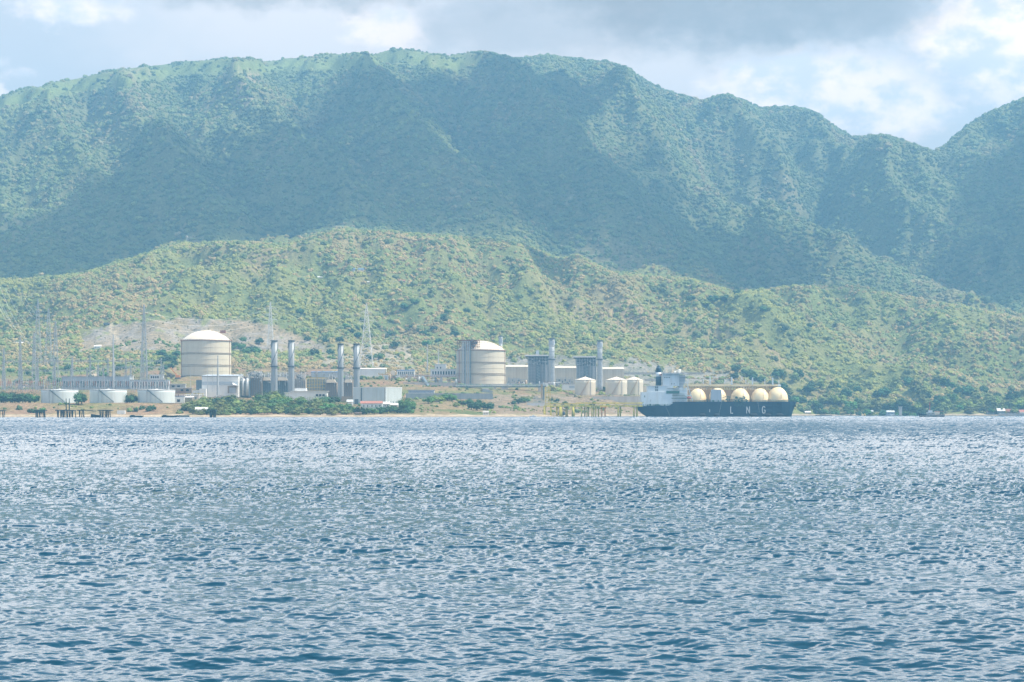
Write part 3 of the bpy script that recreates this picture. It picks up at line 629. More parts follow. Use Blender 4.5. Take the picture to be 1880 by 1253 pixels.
# ---- big domed gas tanks
def big_tank(px0, px1, pt, pb, pd, Y, label, flare=1.0):
    cx = X_((px0+px1)/2, Y); r = (px1-px0)/2*Y/F; zb = Z_(pb, Y); zt = Z_(pt, Y); zd = Z_(pd, Y); yc = Y+r
    t = thing('gas_tank', label, 'tank', (cx, yc, zb), 'large domed gas tanks')
    MB().lathe(cx, yc, [(r, zb-1), (r, zt)], 72).build('shell', M('cream_steel'), t, False)
    prof = []; h = zd-zt; Rs = (r*r+h*h)/(2*h); amax = math.asin(min(1, r/Rs))
    for k in range(13):
        a = amax*(1-k/12.5); prof.append((Rs*math.sin(a), zt+Rs*math.cos(a)-(Rs-h)))
    MB().lathe(cx, yc, prof, 72).build('dome', M('dome_cream'), t, True)
    for frac in (.02, .29, .33, .63, .66, .995):
        z = zb+(zt-zb)*frac; MB().lathe(cx, yc, [(r, z-.3), (r+.5, z-.2), (r+.5, z+.2), (r, z+.3)], 72).build('ring_beam', M('tan_panel'), t)
    for frac in (.15, .48, .81):
        z = zb+(zt-zb)*frac; MB().lathe(cx, yc, [(r, z-.15), (r+.25, z-.1), (r+.25, z+.1), (r, z+.15)], 72).build('ring_seam', M('cream_steel'), t)
    rb = MB()
    for k in range(24):
        a = 2*math.pi*k/24+.05; pts = [Vector((cx+(q+.05)*math.cos(a), yc+(q+.05)*math.sin(a), z+.12)) for q, z in prof[:9]]
    rl = MB()
    for k in range(48):
        a, b = 2*math.pi*k/48, 2*math.pi*(k+1)/48; p = Vector((cx+(r+.9)*math.cos(a), yc+(r+.9)*math.sin(a), zt)); q = Vector((cx+(r+.9)*math.cos(b), yc+(r+.9)*math.sin(b), zt))
        rl.bar(p+Vector((0,0,1.2)), q+Vector((0,0,1.2)), .16); rl.bar(p, p+Vector((0,0,1.2)), .14); rl.bar(p, q, .5)
    rl.build('railing', M('rust'), t)
    return t, cx, yc, r, zb, zt, zd
t, cx, yc, r, zb, zt, zd = big_tank(325.5, 417.5, 625, 692, 605, 2400, 'huge cream domed tank behind the white warehouse')
def onr(cx, yc, r, px, Y, o=.6):
    x = X_(px, Y); x = max(min(x, cx+r-.05), cx-r+.05); return x, yc-math.sqrt(max(r*r-(x-cx)**2, 0))-o
for px in (328.6, 416.3):
    x, y = onr(cx, yc, r, px, 2400); MB().bar((x, y, zb), (x, y, zt+1), .7).build('riser_pipe', M('rust'), t)
pf = MB()
for k in range(60):
    a, b = 2*math.pi*k/60, 2*math.pi*(k+1)/60; p = Vector((cx+(r+2.5)*math.cos(a), yc+(r+2.5)*math.sin(a), zb)); q = Vector((cx+(r+2.5)*math.cos(b), yc+(r+2.5)*math.sin(b), zb)); pf.bar(p+Vector((0,0,1.4)), q+Vector((0,0,1.4)), .2); pf.bar(p, q, 1.2); pf.bar(p-Vector((0,0,2)), p+Vector((0,0,1.4)), .3)
pf.build('base_walkway', M('dark_steel'), t)
g = MB().lathe(cx, yc, [(r+3.5, zb-6), (r+3.5, zb-1.2)], 60); g.build('foundation', M('concrete'), t)
cr = MB(); pk = MB().lathe(cx, yc, [(6, zd-.6), (6, zd+.5), (5, zd+.6)], 24); pk.build('dome_cap', M('dome_cream'), t)
MB().pb(404, 414, 607, 612, 2425, 3).build('roof_platform', M('rust'), t)
# right-hand tank with pipe tower and roof scaffolding
t, cx, yc, r, zb, zt, zd = big_tank(836.5, 928, 643, 707, 624.5, 2400, 'huge cream domed tank with rusty scaffolding and a pipe tower on its left side')
tw = MB(); yf = yc-r-2
for px in (849, 851.5, 855, 858.5, 861.5): tw.bar((X_(px, yf), yf-1, zb-4), (X_(px, yf), yf-1, Z_(627, yf)), 1.0)
for k in range(12):
    z = zb+k*(Z_(627, yf)-zb)/11; tw.bar((X_(848, yf), yf-2, z), (X_(863, yf), yf-2, z), .35)
tw.build('pipe_tower', M('galvanised'), t)
tw = MB()
for px in (853.5, 863.3): tw.bar((X_(px, yf), yf+.5, zb-4), (X_(px, yf), yf+.5, Z_(630, yf)), 1.4)
tw.build('dark_riser', M('dark_panel'), t)
sc = MB(); rr = random.Random(3); zz0 = zt-1; zz1 = Z_(625, 2400); y0, y1 = yc-r*.9, yc-r*.15
for px in np.linspace(839.5, 880, 13):
    x = X_(px, 2410)
    for y in (y0, (y0+y1)/2, y1):
        if px < 846 and y < yc-r*.5: y = yc-r*.45
        sc.bar((x, y, zt-.5), (x, y, zz1), .4)
    sc.bar((x, y0, zz1), (x, y1, zz1), .35); sc.bar((x, y0, zt+5), (x, y1, zz1), .3)
for z in (zt+4, zt+7, zz1-2.5, zz1):
    for y in (y0, y1): sc.bar((X_(840, 2410), y, z), (X_(882, 2410), y, z), .4)
sc.box(X_(840, 2410), X_(876, 2410), y0, y1, zz1+.2, zz1+.6)
sc.build('roof_scaffold', M('rust'), t)
eq = MB()
for k in range(30):
    px = rr.uniform(853, 880); y = rr.uniform(y0, y1); z = rr.uniform(zt, zz1-2); s_ = rr.uniform(.8, 2.6); eq.box(X_(px, 2410), X_(px, 2410)+s_*1.6, y, y+s_, z, z+s_)
eq.build('roof_equipment', M('dark_panel'), t)
ar = MB()
for k, off in enumerate((.25, .55)):
    prev = None
    for j in range(10):
        a = j/9; px = 880+a*44; xx = X_(px, 2420); d = abs(xx-cx); yy = yc-math.sqrt(max(r*r-d*d, 0))*off
        rad_ = math.hypot(xx-cx, yy-yc); Rs = (r*r+(zd-zt)**2)/(2*(zd-zt)); z = zt+math.sqrt(Rs*Rs-min(rad_, r)**2)-(Rs-(zd-zt))+1.4
        p = Vector((xx, yy, z)); ar.bar(p-Vector((0,0,1.5)), p, .22)
        if prev: ar.bar(prev, p, .22)
        prev = p
ar.build('dome_handrail', M('yellow_paint'), t)
for px, m_ in ((842.5, 'red_paint'), (840, 'galvanised'), (846.5, 'cream_steel')):
    x, y = onr(cx, yc, r, px, 2400, .9); MB().bar((x, y, zb), (x, y, zt), .55).build('riser_pipe', M(m_), t)
x, y = onr(cx, yc, r, 926.8, 2400, .9); MB().bar((x, y, zb), (x, y, zt), .6).build('riser_pipe', M('rust'), t)
MB().lathe(cx, yc, [(r+4, zb-5), (r+4, zb-1.2)], 60).build('foundation', M('concrete'), t)
# ---- tall grey stacks
def stack(px0, px1, pt, pb, Y, label, group, ring, spiral=True, matn='stack_steel'):
    cx = X_((px0+px1)/2, Y); r = (px1-px0)/2*Y/F; zb = Z_(pb, Y); zt = Z_(pt, Y); yc = Y+r
    t = thing('chimney_stack', label, 'chimney', (cx, yc, zb), group)
    zr = Z_(ring, Y)
    MB().lathe(cx, yc, [(r*1.08, zb-1), (r*1.0, zb+3), (r*.94, zr), (r*.94, zt-1.2)], 28).build('flue', M(matn), t, True)
    MB().lathe(cx, yc, [(r*.94, zt-1.2), (r*1.12, zt-1), (r*1.12, zt), (r*.8, zt+.1), (r*.8, zt-2)], 28).build('rim', M('dark_steel'), t)
    MB().lathe(cx, yc, [(r*.95, zr-.8), (r*1.25, zr-.5), (r*1.25, zr+.6), (r*.95, zr+.8)], 28).build('platform_ring', M('dark_steel'), t)
    if spiral:
        for turn in (0, math.pi):
            pr = None; s = MB()
            for k in range(25):
                u = k/24; a = -2.6+turn+u*3.4; p = Vector((cx+r*math.cos(a), yc+r*math.sin(a), zr+1+(zt-zr-2)*(u)))
                if pr: s.bar(pr, p, .45)
                pr = p
            s.build('spiral_strake', M('dark_steel'), t)
    else:
        s = MB()
        for k in range(9): z = zb+(zt-zb)*(k+.5)/9; s.lathe(cx, yc, [(r*.97, z-.2), (r*1.05, z-.1), (r*1.05, z+.1), (r*.97, z+.2)], 28)
        s.build('stiffening_bands', M('stack_steel'), t)
        MB().lathe(cx, yc, [(r, Z_(pt+13, Y)), (r*1.05, Z_(pt+12.5, Y)), (r*1.05, Z_(pt+6, Y)), (r, Z_(pt+5.5, Y))], 28).build('grey_collar', M('grey_panel'), t)
    ld_ = MB().bar((cx+r*.55, yc-r*1.0, zb), (cx+r*.55, yc-r*1.0, zt-1), .35); ld_.build('ladder', M('galvanised'), t); return t
GS = 'grey power station stacks with spiral strakes'
for i, a in enumerate([(497, 509, 625, 723, 1980), (528.5, 540, 625, 727, 1970), (619.5, 630.5, 631, 736, 1950), (648.2, 660, 631, 736, 1960)]):
    stack(*a, ['grey stack beside the pylon on the hill, furthest left of the strake-wrapped four', 'grey stack right behind the flat white pavilion', 'grey stack standing clear to the left of the pale blue-grey warehouse', 'grey stack rising from behind the pale blue-grey warehouse'][i], GS, 673 if i < 2 else 676)
stack(915.5, 922.8, 616.5, 700, 2560, 'short pale banded stack peeping out behind the large right tank', 'pale banded stacks beside the boiler houses', 660, False, 'galvanised')
for i, a in enumerate([(1007.5, 1018.5, 621, 709, 2440), (1096.5, 1106.5, 625, 715, 2440)]):
    stack(*a, ['pale banded stack beside the first boiler house, left of the lone cream tank', 'pale banded stack between the lone cream tank and its twins'][i], 'pale banded stacks beside the boiler houses', 660, False, 'galvanised')
# ---- plain buildings
def bld(name, label, cat, px0, px1, pt, pb, Y, d, wallm, roofm=None, group=None, slope=0.0, over=.4, ribs=0, drop=2.0):
    """long shed; the roof rises by slope metres to the back; ribs = vertical cladding joints"""
    x0, x1, z0, z1 = X_(px0, Y), X_(px1, Y), Z_(pb, Y)-drop, Z_(pt, Y)
    t = thing(name, label, cat, ((x0+x1)/2, Y+d/2, z0), group)
    MB().add([(x0,Y,z0),(x1,Y,z0),(x1,Y+d,z0),(x0,Y+d,z0),(x0,Y,z1),(x1,Y,z1),(x1,Y+d,z1+slope),(x0,Y+d,z1+slope)], [(0,3,2,1),(4,5,6,7),(0,1,5,4),(1,2,6,5),(2,3,7,6),(3,0,4,7)]).build('wall', M(wallm), t)
    if roofm:
        o = over; MB().add([(x0-o,Y-o,z1+.01),(x1+o,Y-o,z1+.01),(x1+o,Y+d+o,z1+slope+.01),(x0-o,Y+d+o,z1+slope+.01),(x0-o,Y-o,z1+.45),(x1+o,Y-o,z1+.45),(x1+o,Y+d+o,z1+slope+.45),(x0-o,Y+d+o,z1+slope+.45)],
            [(0,3,2,1),(4,5,6,7),(0,1,5,4),(1,2,6,5),(2,3,7,6),(3,0,4,7)]).build('roof', M(roofm), t)
    if ribs:
        b = MB()
        for k in range(1, ribs): x = x0+(x1-x0)*k/ribs; b.box(x-.08, x+.08, Y-.06, Y+.02, z0, z1-.05)
        b.build('cladding_joints', M('galvanised' if wallm != 'cream_steel' else 'tan_panel'), t)
    return t
def add(t, name, px0, px1, pt, pb, Y, d, m): return MB().pb(px0, px1, pt, pb, Y, d).build(name, M(m), t)
def windows(t, pxs, pt, pb, w, Y, m='glass_dark', nm='window'):
    for p in pxs: add(t, nm, p-w/2, p+w/2, pt, pb, Y-.06, .1, m)
# white warehouse in front of the left tank
t = bld('warehouse', 'white warehouse with a grey band in front of the large left tank', 'building', 370.5, 437, 691, 726, 2060, 40, 'white_paint', 'grey_panel', slope=2)
add(t, 'grey_band', 370.6, 436.9, 701, 707.5, 2059.8, .3, 'grey_panel'); add(t, 'gutter', 370.5, 437, 691.2, 692.2, 2059.7, .4, 'concrete')
add(t, 'dark_annex', 360, 370.3, 698, 716, 2062, 12, 'dark_panel'); add(t, 'low_wing', 341, 370, 717, 730, 2058, 10, 'white_paint'); add(t, 'link_wing', 366, 378, 714, 730, 2052, 7, 'white_paint')
add(t, 'loading_bay', 418, 434, 709, 722, 2059.7, .5, 'tan_panel'); add(t, 'bay_shade', 421, 433, 712, 722, 2059.5, .3, 'grey_panel')
cn = MB().add([(X_(427,2050),2050,Z_(706,2050)),(X_(438,2050),2050,Z_(708.5,2050)),(X_(438,2062),2062,Z_(708.5,2062)),(X_(427,2062),2062,Z_(702,2062))]+[(X_(427,2050),2050,Z_(706.8,2050)),(X_(438,2050),2050,Z_(709.3,2050)),(X_(438,2062),2062,Z_(709.3,2062)),(X_(427,2062),2062,Z_(702.8,2062))], [(0,1,2,3),(4,7,6,5),(0,4,5,1),(1,5,6,2),(2,6,7,3),(3,7,4,0)])
cn.build('canopy', M('white_paint'), t)
# hut with scaffolding
t = bld('site_hut', 'small cream hut under red scaffolding beside the rightmost squat white tank', 'building', 316.5, 338, 729, 738.5, 1880, 9, 'white_paint', 'blue_roof', over=.2, drop=1)
add(t, 'doorway', 325, 330.5, 733.5, 738.5, 1879.9, .1, 'glass_dark')
s = MB(); rr = random.Random(8)
for px in np.linspace(316, 340, 9):
    for y in (1881, 1886): s.bar((X_(px, y), y, Z_(729, 1880)), (X_(px, y), y, Z_(718.5, 1880)), .22)
for py in (719, 722, 725.5):
    for y in (1881, 1886): s.bar((X_(316, y), y, Z_(py, y)), (X_(340, y), y, Z_(py, y)), .22)
for k in range(8): s.bar((X_(316+k*3, 1881), 1881, Z_(728, 1880)), (X_(319+k*3, 1881), 1881, Z_(719, 1880)), .18)
s.build('scaffold', M('rust'), t)
t = bld('site_shed', 'tan shed with a pale lean-to roof beside the small cream hut', 'building', 338.5, 353, 730.5, 736.5, 1884, 8, 'tan_panel', 'white_paint', slope=1.2, over=.5, drop=1)
# orange crane jib behind
t = thing('crane', 'orange crane jib leaning beside the large left tank', 'crane', P(326, 693, 2300))
s = MB()
for dx in (-.5, .5): s.bar(P(325, 690, 2300)+Vector((dx, 0, 0)), P(312.5, 675, 2300)+Vector((dx, 0, 0)), .5)
for k in range(9): a = P(325-k*1.25, 690-k*1.55, 2300); b = P(325-(k+1)*1.25, 690-(k+1)*1.55, 2300); s.bar(a+Vector((-.5,0,0)), b+Vector((.5,0,0)), .3)
s.build('jib', M('orange_paint'), t); MB().pb(322, 330, 689, 693.5, 2298, 4).build('cab', M('orange_paint'), t); MB().pb(321, 331, 693.5, 695.5, 2297, 6).build('tracks', M('dark_steel'), t)
s = MB().bar(P(306, 688, 2300), P(298, 680, 2300), .5); s.bar(P(305.5, 688.5, 2300), P(307, 692, 2300), .4)
# ---- switchyard left: gantries, switchgear, control buildings
t0 = Vector((0,0,0))
GT = 1.6
def gantry(px0, px1, pys, pb, Y, label, nx):
    t = thing('switchyard_gantry', label, 'gantry', P((px0+px1)/2, pb, Y), 'steel gantries in the switchyard')
    for px in np.linspace(px0, px1, nx):
        lattice(MB(), X_(px, Y), Y, Z_(pb, Y)-2, Z_(pys-6-(3 if int(px) % 2 else 0), Y), 2.4, .9, 7, .27).build('post', M('galvanised'), t)
    b = MB(); xs = np.linspace(X_(px0, Y), X_(px1, Y), nx*4+1); z = Z_(pys, Y)
    for a, c in zip(xs[:-1], xs[1:]):
        for y in (Y-.7, Y+.7): b.bar((a, y, z), (c, y, z), .4); b.bar((a, y, z+1.4), (c, y, z+1.4), .4); b.bar((a, y, z), (c, y, z+1.4), .18)
    b.build('beam', M('galvanised'), t)
    ins = MB()
    for k, x in enumerate(xs[1::2]):
        ins.bar((x, Y, z), (x+.3, Y, z-3.5), .28)
    ins.build('insulator_strings', M('white_paint'), t); return t
gantry(6, 132, 665, 716, 2160, 'long lattice gantry over the left end of the switchyard', 5)
gantry(133, 296, 664, 712, 2200, 'long lattice gantry in front of the dirt track', 6)
gantry(40, 190, 682, 714, 2130, 'lower lattice gantry behind the first two squat tanks', 6)
gantry(180, 300, 676, 712, 2175, 'lower lattice gantry by the long grey control building', 5)
t = bld('control_building', 'long grey control building with a dark row of openings behind the squat tanks', 'building', 113, 238, 692, 716, 2150, 14, 'grey_panel', 'galvanised', over=.5)
add(t, 'dark_opening', 114, 237, 700, 711.5, 2149.8, .3, 'dark_panel')
for k in range(24): add(t, 'column', 115+k*5.15, 116.3+k*5.15, 699.5, 716, 2149.2, .5, 'grey_panel')
t = bld('control_building', 'grey open-sided switch house right of the long control building', 'building', 238.5, 309, 698, 715, 2140, 12, 'grey_panel', 'galvanised', over=.5)
add(t, 'dark_opening', 240, 308, 702, 712, 2139.8, .3, 'dark_panel')
for k in range(14): add(t, 'column', 240+k*5, 241.2+k*5, 701.5, 715, 2139.2, .5, 'white_paint')
t = bld('relay_house', 'small white relay house above the long grey control building', 'building', 228, 243, 690, 699, 2230, 8, 'white_paint', 'white_paint'); windows(t, [231, 235, 239], 692, 695, 2, 2230)
t = bld('relay_house', 'white relay house with dark windows left of the large domed tank', 'building', 274, 299, 688.5, 699, 2230, 9, 'white_paint', 'white_paint'); windows(t, [278, 282, 286, 290], 691, 695, 2.6, 2230)
t = bld('equipment_shelter', 'pale low shelter in front of the dark warehouse annex', 'building', 311, 340, 706, 712, 2075, 8, 'concrete', 'white_paint'); windows(t, [318, 328], 708, 711, 5, 2075)
t = bld('equipment_shelter', 'small white flat-roofed shelter left of the white warehouse', 'building', 320, 352, 713, 719, 2040, 6, 'tan_panel', 'white_paint'); windows(t, [334, 344], 715, 718.5, 5, 2040)
def switchgear(px, Y, pt, pb, k):
    t = thing('switchgear', '', 'switchgear', P(px, pb, Y), 'switchgear bays in the yard'); z0, z1 = Z_(pb, Y)-1.5, Z_(pt, Y)
    x = X_(px, Y); b = MB()
    for dx in (-1.3, 1.3): b.bar((x+dx, Y, z0), (x+dx, Y, z0+(z1-z0)*.55), .3)
    b.bar((x-1.5, Y, z0+(z1-z0)*.55), (x+1.5, Y, z0+(z1-z0)*.55), .35); b.bar((x-1.3, Y, z0), (x+1.3, Y, z0+(z1-z0)*.55), .16); b.build('support_frame', M('galvanised'), t)
    for dx in (-1.1, 1.1):
        zz = z0+(z1-z0)*.55; pr = [(.22, zz)]
        for j in range(4): pr += [(.42, zz+(j+.5)*(z1-zz)/4), (.22, zz+(j+1)*(z1-zz)/4)]
        MB().lathe(x+dx, Y, pr, 6).build('insulator', M('rust' if k % 3 == 0 else 'galvanised'), t)
    return t
k = 0
sg = [switchgear(0, 2100, 699, 716, 0), switchgear(0, 2100, 703, 716, 1), switchgear(0, 2100, 696, 716, 2)]
used = set(); rr = random.Random(4)
for Y, pb, xs in ((2100, 717, np.arange(3, 112, 4.6)), (2080, 717.5, np.arange(112, 312, 5.1)), (2135, 714, np.arange(6, 112, 6.3))):
    for px in xs:
        pp = px+rr.uniform(-1, 1); kk = k % 3; loc = Vector((X_(pp, Y), Y, Z_(pb, Y)))
        lab = ('switchgear bay standing in the open yard at the left, above the hedge' if pp < 66 else 'switchgear bay behind the leftmost squat white tank' if pp < 112 else 'switchgear bay in front of the long grey control building' if pp < 238 else 'switchgear bay in front of the open-sided switch house')
        g = 'switchgear bays '+('above the hedge' if pp < 66 else 'behind the leftmost squat tank' if pp < 112 else 'before the control building' if pp < 238 else 'before the switch house')
        o = sg[kk]
        if kk in used: dup(o, loc, lab, g)
        else: used.add(kk); o.location = loc; o['label'] = lab; o['group'] = g
        k += 1
# ---- pylons
def pylon(name, label, px, pt, pb, Y, w0, arms, tilt=0, n=9, t=.4, group='steel lattice pylons', m='galvanised', w1=1.0):
    z0, z1 = Z_(pb, Y)-2, Z_(pt, Y); x = X_(px, Y); T = thing(name, label, 'pylon', (x, Y, z0), group)
    lattice(MB(), x, Y, z0, z1, w0, w1, n, t).build('tower_frame', M(m), T)
    for ap, aw in arms:
        z = Z_(ap, Y); b = MB()
        for s in (-1, 1):
            b.bar((x, Y-.8, z), (x+s*aw, Y, z+.6), t*.8); b.bar((x, Y+.8, z), (x+s*aw, Y, z+.6), t*.8); b.bar((x, Y, z+2.2), (x+s*aw, Y, z+.6), t*.7); b.bar((x+s*aw, Y, z+.6), (x+s*aw, Y, z-2.2), t*.6)
        b.build('cross_arm', M(m), T)
    return T
pylon('transmission_pylon', 'tall lattice pylon between the squat tanks and the large left tank', 264.5, 560, 702, 2230, 8, [(573, 9), (584, 11), (596, 10)], n=14, t=.5)
pylon('transmission_pylon', 'white lattice pylon on the stony slope above the first two grey stacks', 496.5, 555, 634, 2720, 8.5, [(567, 8), (578, 10), (588, 9)], n=12, t=.48, m='white_paint')
pylon('transmission_pylon', 'lattice pylon with a bright leg above the blue-grey warehouse', 673, 558, 672, 2560, 17, [(574, 7), (590, 9)], n=12, t=.48, m='white_paint')
pylon('transmission_pylon', 'slender lattice pylon left of the dirt road, tallest at the left edge', 69.5, 549, 664, 2560, 9, [(562, 7), (573, 8), (585, 7)], n=13, t=.36, m='galvanised')
pylon('transmission_pylon', 'lattice pylon behind the leftmost squat tank, ending lines that sweep from above', 89, 567, 668, 2500, 9, [(580, 7), (592, 8)], n=12, t=.34, m='galvanised')
pylon('transmission_pylon', 'slightly shorter lattice pylon beside the one behind the leftmost squat tank', 102, 590, 692, 2350, 7, [(602, 6), (614, 7)], n=11, t=.32, m='galvanised')
pylon('transmission_pylon', 'lattice pylon over the hedge, third from the left edge', 62.5, 612, 712, 2180, 5, [(622, 5), (632, 6)], n=11, t=.4)
pylon('transmission_pylon', 'thin lattice pylon over the hedge, second from the left edge', 37, 618, 712, 2180, 4.5, [(628, 5)], n=10, t=.35)
pylon('transmission_pylon', 'thin faint lattice pylon nearest the left edge', 7, 640, 714, 2180, 4, [(650, 4)], n=9, t=.35)
def pole(label, px, pt, pb, Y, w=.9, arms=()):
    x = X_(px, Y); T = thing('steel_pole', label, 'pole', (x, Y, Z_(pb, Y)-2), 'tall steel poles')
    MB().bar((x, Y, Z_(pb, Y)-2), (x, Y, Z_(pt, Y)), w*1.3, w*.5, 8).build('mast', M('galvanised'), T)
    for ap, aw in arms: MB().bar((x-aw, Y, Z_(ap, Y)), (x+aw, Y, Z_(ap, Y)), .35).build('cross_arm', M('galvanised'), T)
pole('tall plain steel pole in front of the dirt road', 208, 614, 712, 2150, 1.8, [(621, 3)])
pole('plain steel pole in front of the white warehouse', 400, 653, 722, 2040, 1.6)
pole('tapering pale pole left of the white block house', 784.5, 632, 680, 2480, 1.3, [(642, 3)])
pole('tapering pale pole nearest the white block house', 805, 640, 682, 2480, 1.2, [(649, 3)])
for px, pt in ((381, 668), (390, 676), (350, 674)): pole({381: 'thin lightning rod in front of the large left tank, middle one', 390: 'thin lightning rod in front of the large left tank, nearest the thick pole', 350: 'thin lightning rod rising left of the white warehouse roof'}[px], px, pt, 716, 2050, .35)
def wire(label, a, b, sag, group, w=.16):
    pts = [a.lerp(b, k/18)-Vector((0, 0, sag*4*(k/18)*(1-k/18))) for k in range(19)]; mb = MB()
    for p, q in zip(pts[:-1], pts[1:]): mb.bar(p, q, w, None, 3)
    solo('power_line', mb, M('white_paint'), label, 'power line', group)
g1 = 'power lines sweeping down at the left edge'
for i, (a, b) in enumerate([((-20, 505, 2600), (20, 600, 2300)), ((-20, 520, 2600), (62, 640, 2180)), ((-10, 500, 2700), (60, 640, 2180)), ((10, 530, 2600), (70, 610, 2400)), ((25, 528, 2700), (102, 614, 2350)), ((40, 535, 2750), (89, 592, 2500)), ((5, 560, 2400), (62, 632, 2180))]):
    wire('thin pale cable slanting down across the hillside at the left edge', P(*a), P(*b), 9, g1)
for i, (a, b) in enumerate([((264, 573, 2230), (496, 567, 2720)), ((264, 584, 2230), (496, 578, 2720)), ((264, 596, 2230), (496, 588, 2720))]):
    wire('thin cable strung above the large left tank between two pylons', P(*a), P(*b), 12, 'power lines above the left tank')
for a, b in [((496, 567, 2720), (673, 574, 2560)), ((496, 588, 2720), (673, 590, 2560))]: wire('thin cable strung above the grey stacks between two pylons', P(*a), P(*b), 10, 'power lines above the stacks')
for a, b in [((675, 576, 2560), (784.5, 642, 2480)), ((677, 590, 2560), (805, 649, 2480)), ((675, 590, 2560), (760, 678, 2400)), ((677, 576, 2560), (790, 668, 2440)), ((675, 600, 2560), (740, 676, 2400))]: wire('thin pale cable fanning down from the pylon above the warehouse', P(*a), P(*b), 7, 'power lines fanning down to the white block house')
for a, b in [((784.5, 642, 2480), (836, 664, 2400)), ((805, 649, 2480), (838, 672, 2400))]: wire('thin pale cable running down from the tapering poles to the large right tank', P(*a), P(*b), 3, 'power lines beside the right tank')
# ---- process blocks between the stacks
def process(label, px0, px1, pt, pb, Y, seed, mm='tan_panel', hot=False, n=26):
    t = thing('process_unit', label, 'machinery', P((px0+px1)/2, pb, Y), 'boiler and turbine units among the grey stacks'); r_ = random.Random(seed)
    add(t, 'casing', px0, px1, pt+(pb-pt)*.22, pb+3, Y+2, 16, mm)
    b = MB(); w = px1-px0
    nb = max(3, int(w/3.2))
    for k in range(nb): p = px0+w*(k+.5)/nb; b.pb(p-.35, p+.35, pt+(pb-pt)*.2, pb+2, Y+1.2, .8)
    b.build('buckstay', M('dark_panel'), t); b = MB()
    for k in range(n):
        p = r_.uniform(px0, px1); q = r_.uniform(pt-4, pt+(pb-pt)*.25); y = Y+r_.uniform(0, 10)
        if r_.random() < .5: b.bar((X_(p, y), y, Z_(q, y)), (X_(p, y), y, Z_(q+r_.uniform(4, 10), y)), r_.uniform(.3, .9))
        else: b.bar((X_(p, y), y, Z_(q, y)), (X_(min(px1, p+r_.uniform(3, 10)), y), y, Z_(q, y)), r_.uniform(.3, .8))
    b.build('pipework', M('galvanised'), t)
    b = MB()
    for k in range(n//3): p = r_.uniform(px0, px1-2); q = r_.uniform(pt-2, pt+5); b.pb(p, p+r_.uniform(1, 3), q, q+r_.uniform(1, 3), Y+r_.uniform(0, 8), 2)
    b.build('roof_equipment', M('dark_steel'), t); b = MB()
    for k in range(n//2):
        p = r_.uniform(px0, px1-1); q = r_.uniform(pt-5, pt+(pb-pt)*.35); b.pb(p, p+r_.uniform(.5, 2), q, q+r_.uniform(.5, 2.5), Y+r_.uniform(-.4, 6), 1.4)
    for k in range(4): p = r_.uniform(px0, px1); b.bar(P(p, pt+4, Y+1), P(p, pt-r_.uniform(2, 7), Y+1), .7)
    b.build('pale_ducts', M('white_paint'), t)
    if hot: 
        d = MB().prism([(X_(px0+2, Y), Z_(pt+9, Y)), (X_(px1-1, Y), Z_(pt+9, Y)), (X_(px1-4, Y), Z_(pt+3, Y)), (X_(px0+3, Y), Z_(pt+3, Y))], Y-.5, Y+6); d.build('yellow_duct', M('dome_cream'), t)
    return t
t = process('dark boiler unit with two pale vertical cylinders beside the white warehouse', 437.5, 458, 692, 726, 2075, 1, 'dark_panel')
for p in (446.5, 453.5):
    x = X_(p, 2072); MB().lathe(x, 2072, [(1.7, Z_(727, 2072)), (1.7, Z_(696, 2072)), (.4, Z_(695, 2072))], 16).build('vertical_vessel', M('galvanised'), t, True)
process('tan panelled boiler unit under a tangle of pipes, left of the first grey stack', 458.5, 481, 686, 724, 2080, 2, n=50)
process('boiler unit with a cream duct just left of the first grey stack', 481, 498, 690, 724, 2085, 3, 'dark_panel', True, 40)
process('boiler unit with a cream duct between the first two grey stacks', 508, 529, 690, 726, 2085, 4, 'dark_panel', True, 40)
process('pale turbine block right of the second grey stack', 540, 561, 690, 722, 2085, 5, 'pale_concrete', False, 34)
process('tan boiler unit with a cream duct left of the third grey stack', 597, 618, 694, 730, 2065, 6, 'tan_panel', True, 34)
process('tan boiler unit with a cream duct between the third and fourth grey stacks', 631, 647.5, 694, 730, 2065, 7, 'tan_panel', True, 30)
t = thing('pipe_rack', 'open greenish pipe rack between the second and third grey stacks', 'pipe rack', P(580, 722, 2080))
b = MB()
for p in np.linspace(563, 597, 8):
    for y in (2080, 2088): b.bar((X_(p, y), y, Z_(724, y)), (X_(p, y), y, Z_(694, y)), .45)
for q in (694, 700, 706, 712, 718):
    for y in (2080, 2088): b.bar((X_(563, y), y, Z_(q, y)), (X_(597, y), y, Z_(q, y)), .45)
b.build('frame', M('yellow_paint'), t); b = MB()
for k in range(16): q = 695+k*1.6; b.bar((X_(563+rr.uniform(0, 6), 2084), 2084+k % 4, Z_(q, 2084)), (X_(597-rr.uniform(0, 9), 2084), 2084+k % 4, Z_(q, 2084)), .5)
b.build('pipes', M('galvanised'), t); add(t, 'backing_hall', 561, 619, 697, 727, 2100, 14, 'dark_panel')
rk = MB(); r_ = random.Random(12)
t = thing('pipe_rack', 'long cluttered pipe rack running on the terrace behind the grey stacks', 'pipe rack', P(560, 694, 2280))
for k in range(70): p = r_.uniform(450, 640); y = 2280+r_.uniform(0, 14); rk.bar((X_(p, y), y, Z_(696, y)), (X_(p, y), y, Z_(r_.uniform(681, 690), y)), r_.uniform(.3, .8))
rk.build('posts', M('concrete'), t); rk = MB()
for q in (685, 687.5, 690): rk.bar((X_(455, 2283), 2283, Z_(q, 2283)), (X_(640, 2283), 2283, Z_(q, 2283)), .7)
rk.build('pipes', M('galvanised'), t); rk = MB()
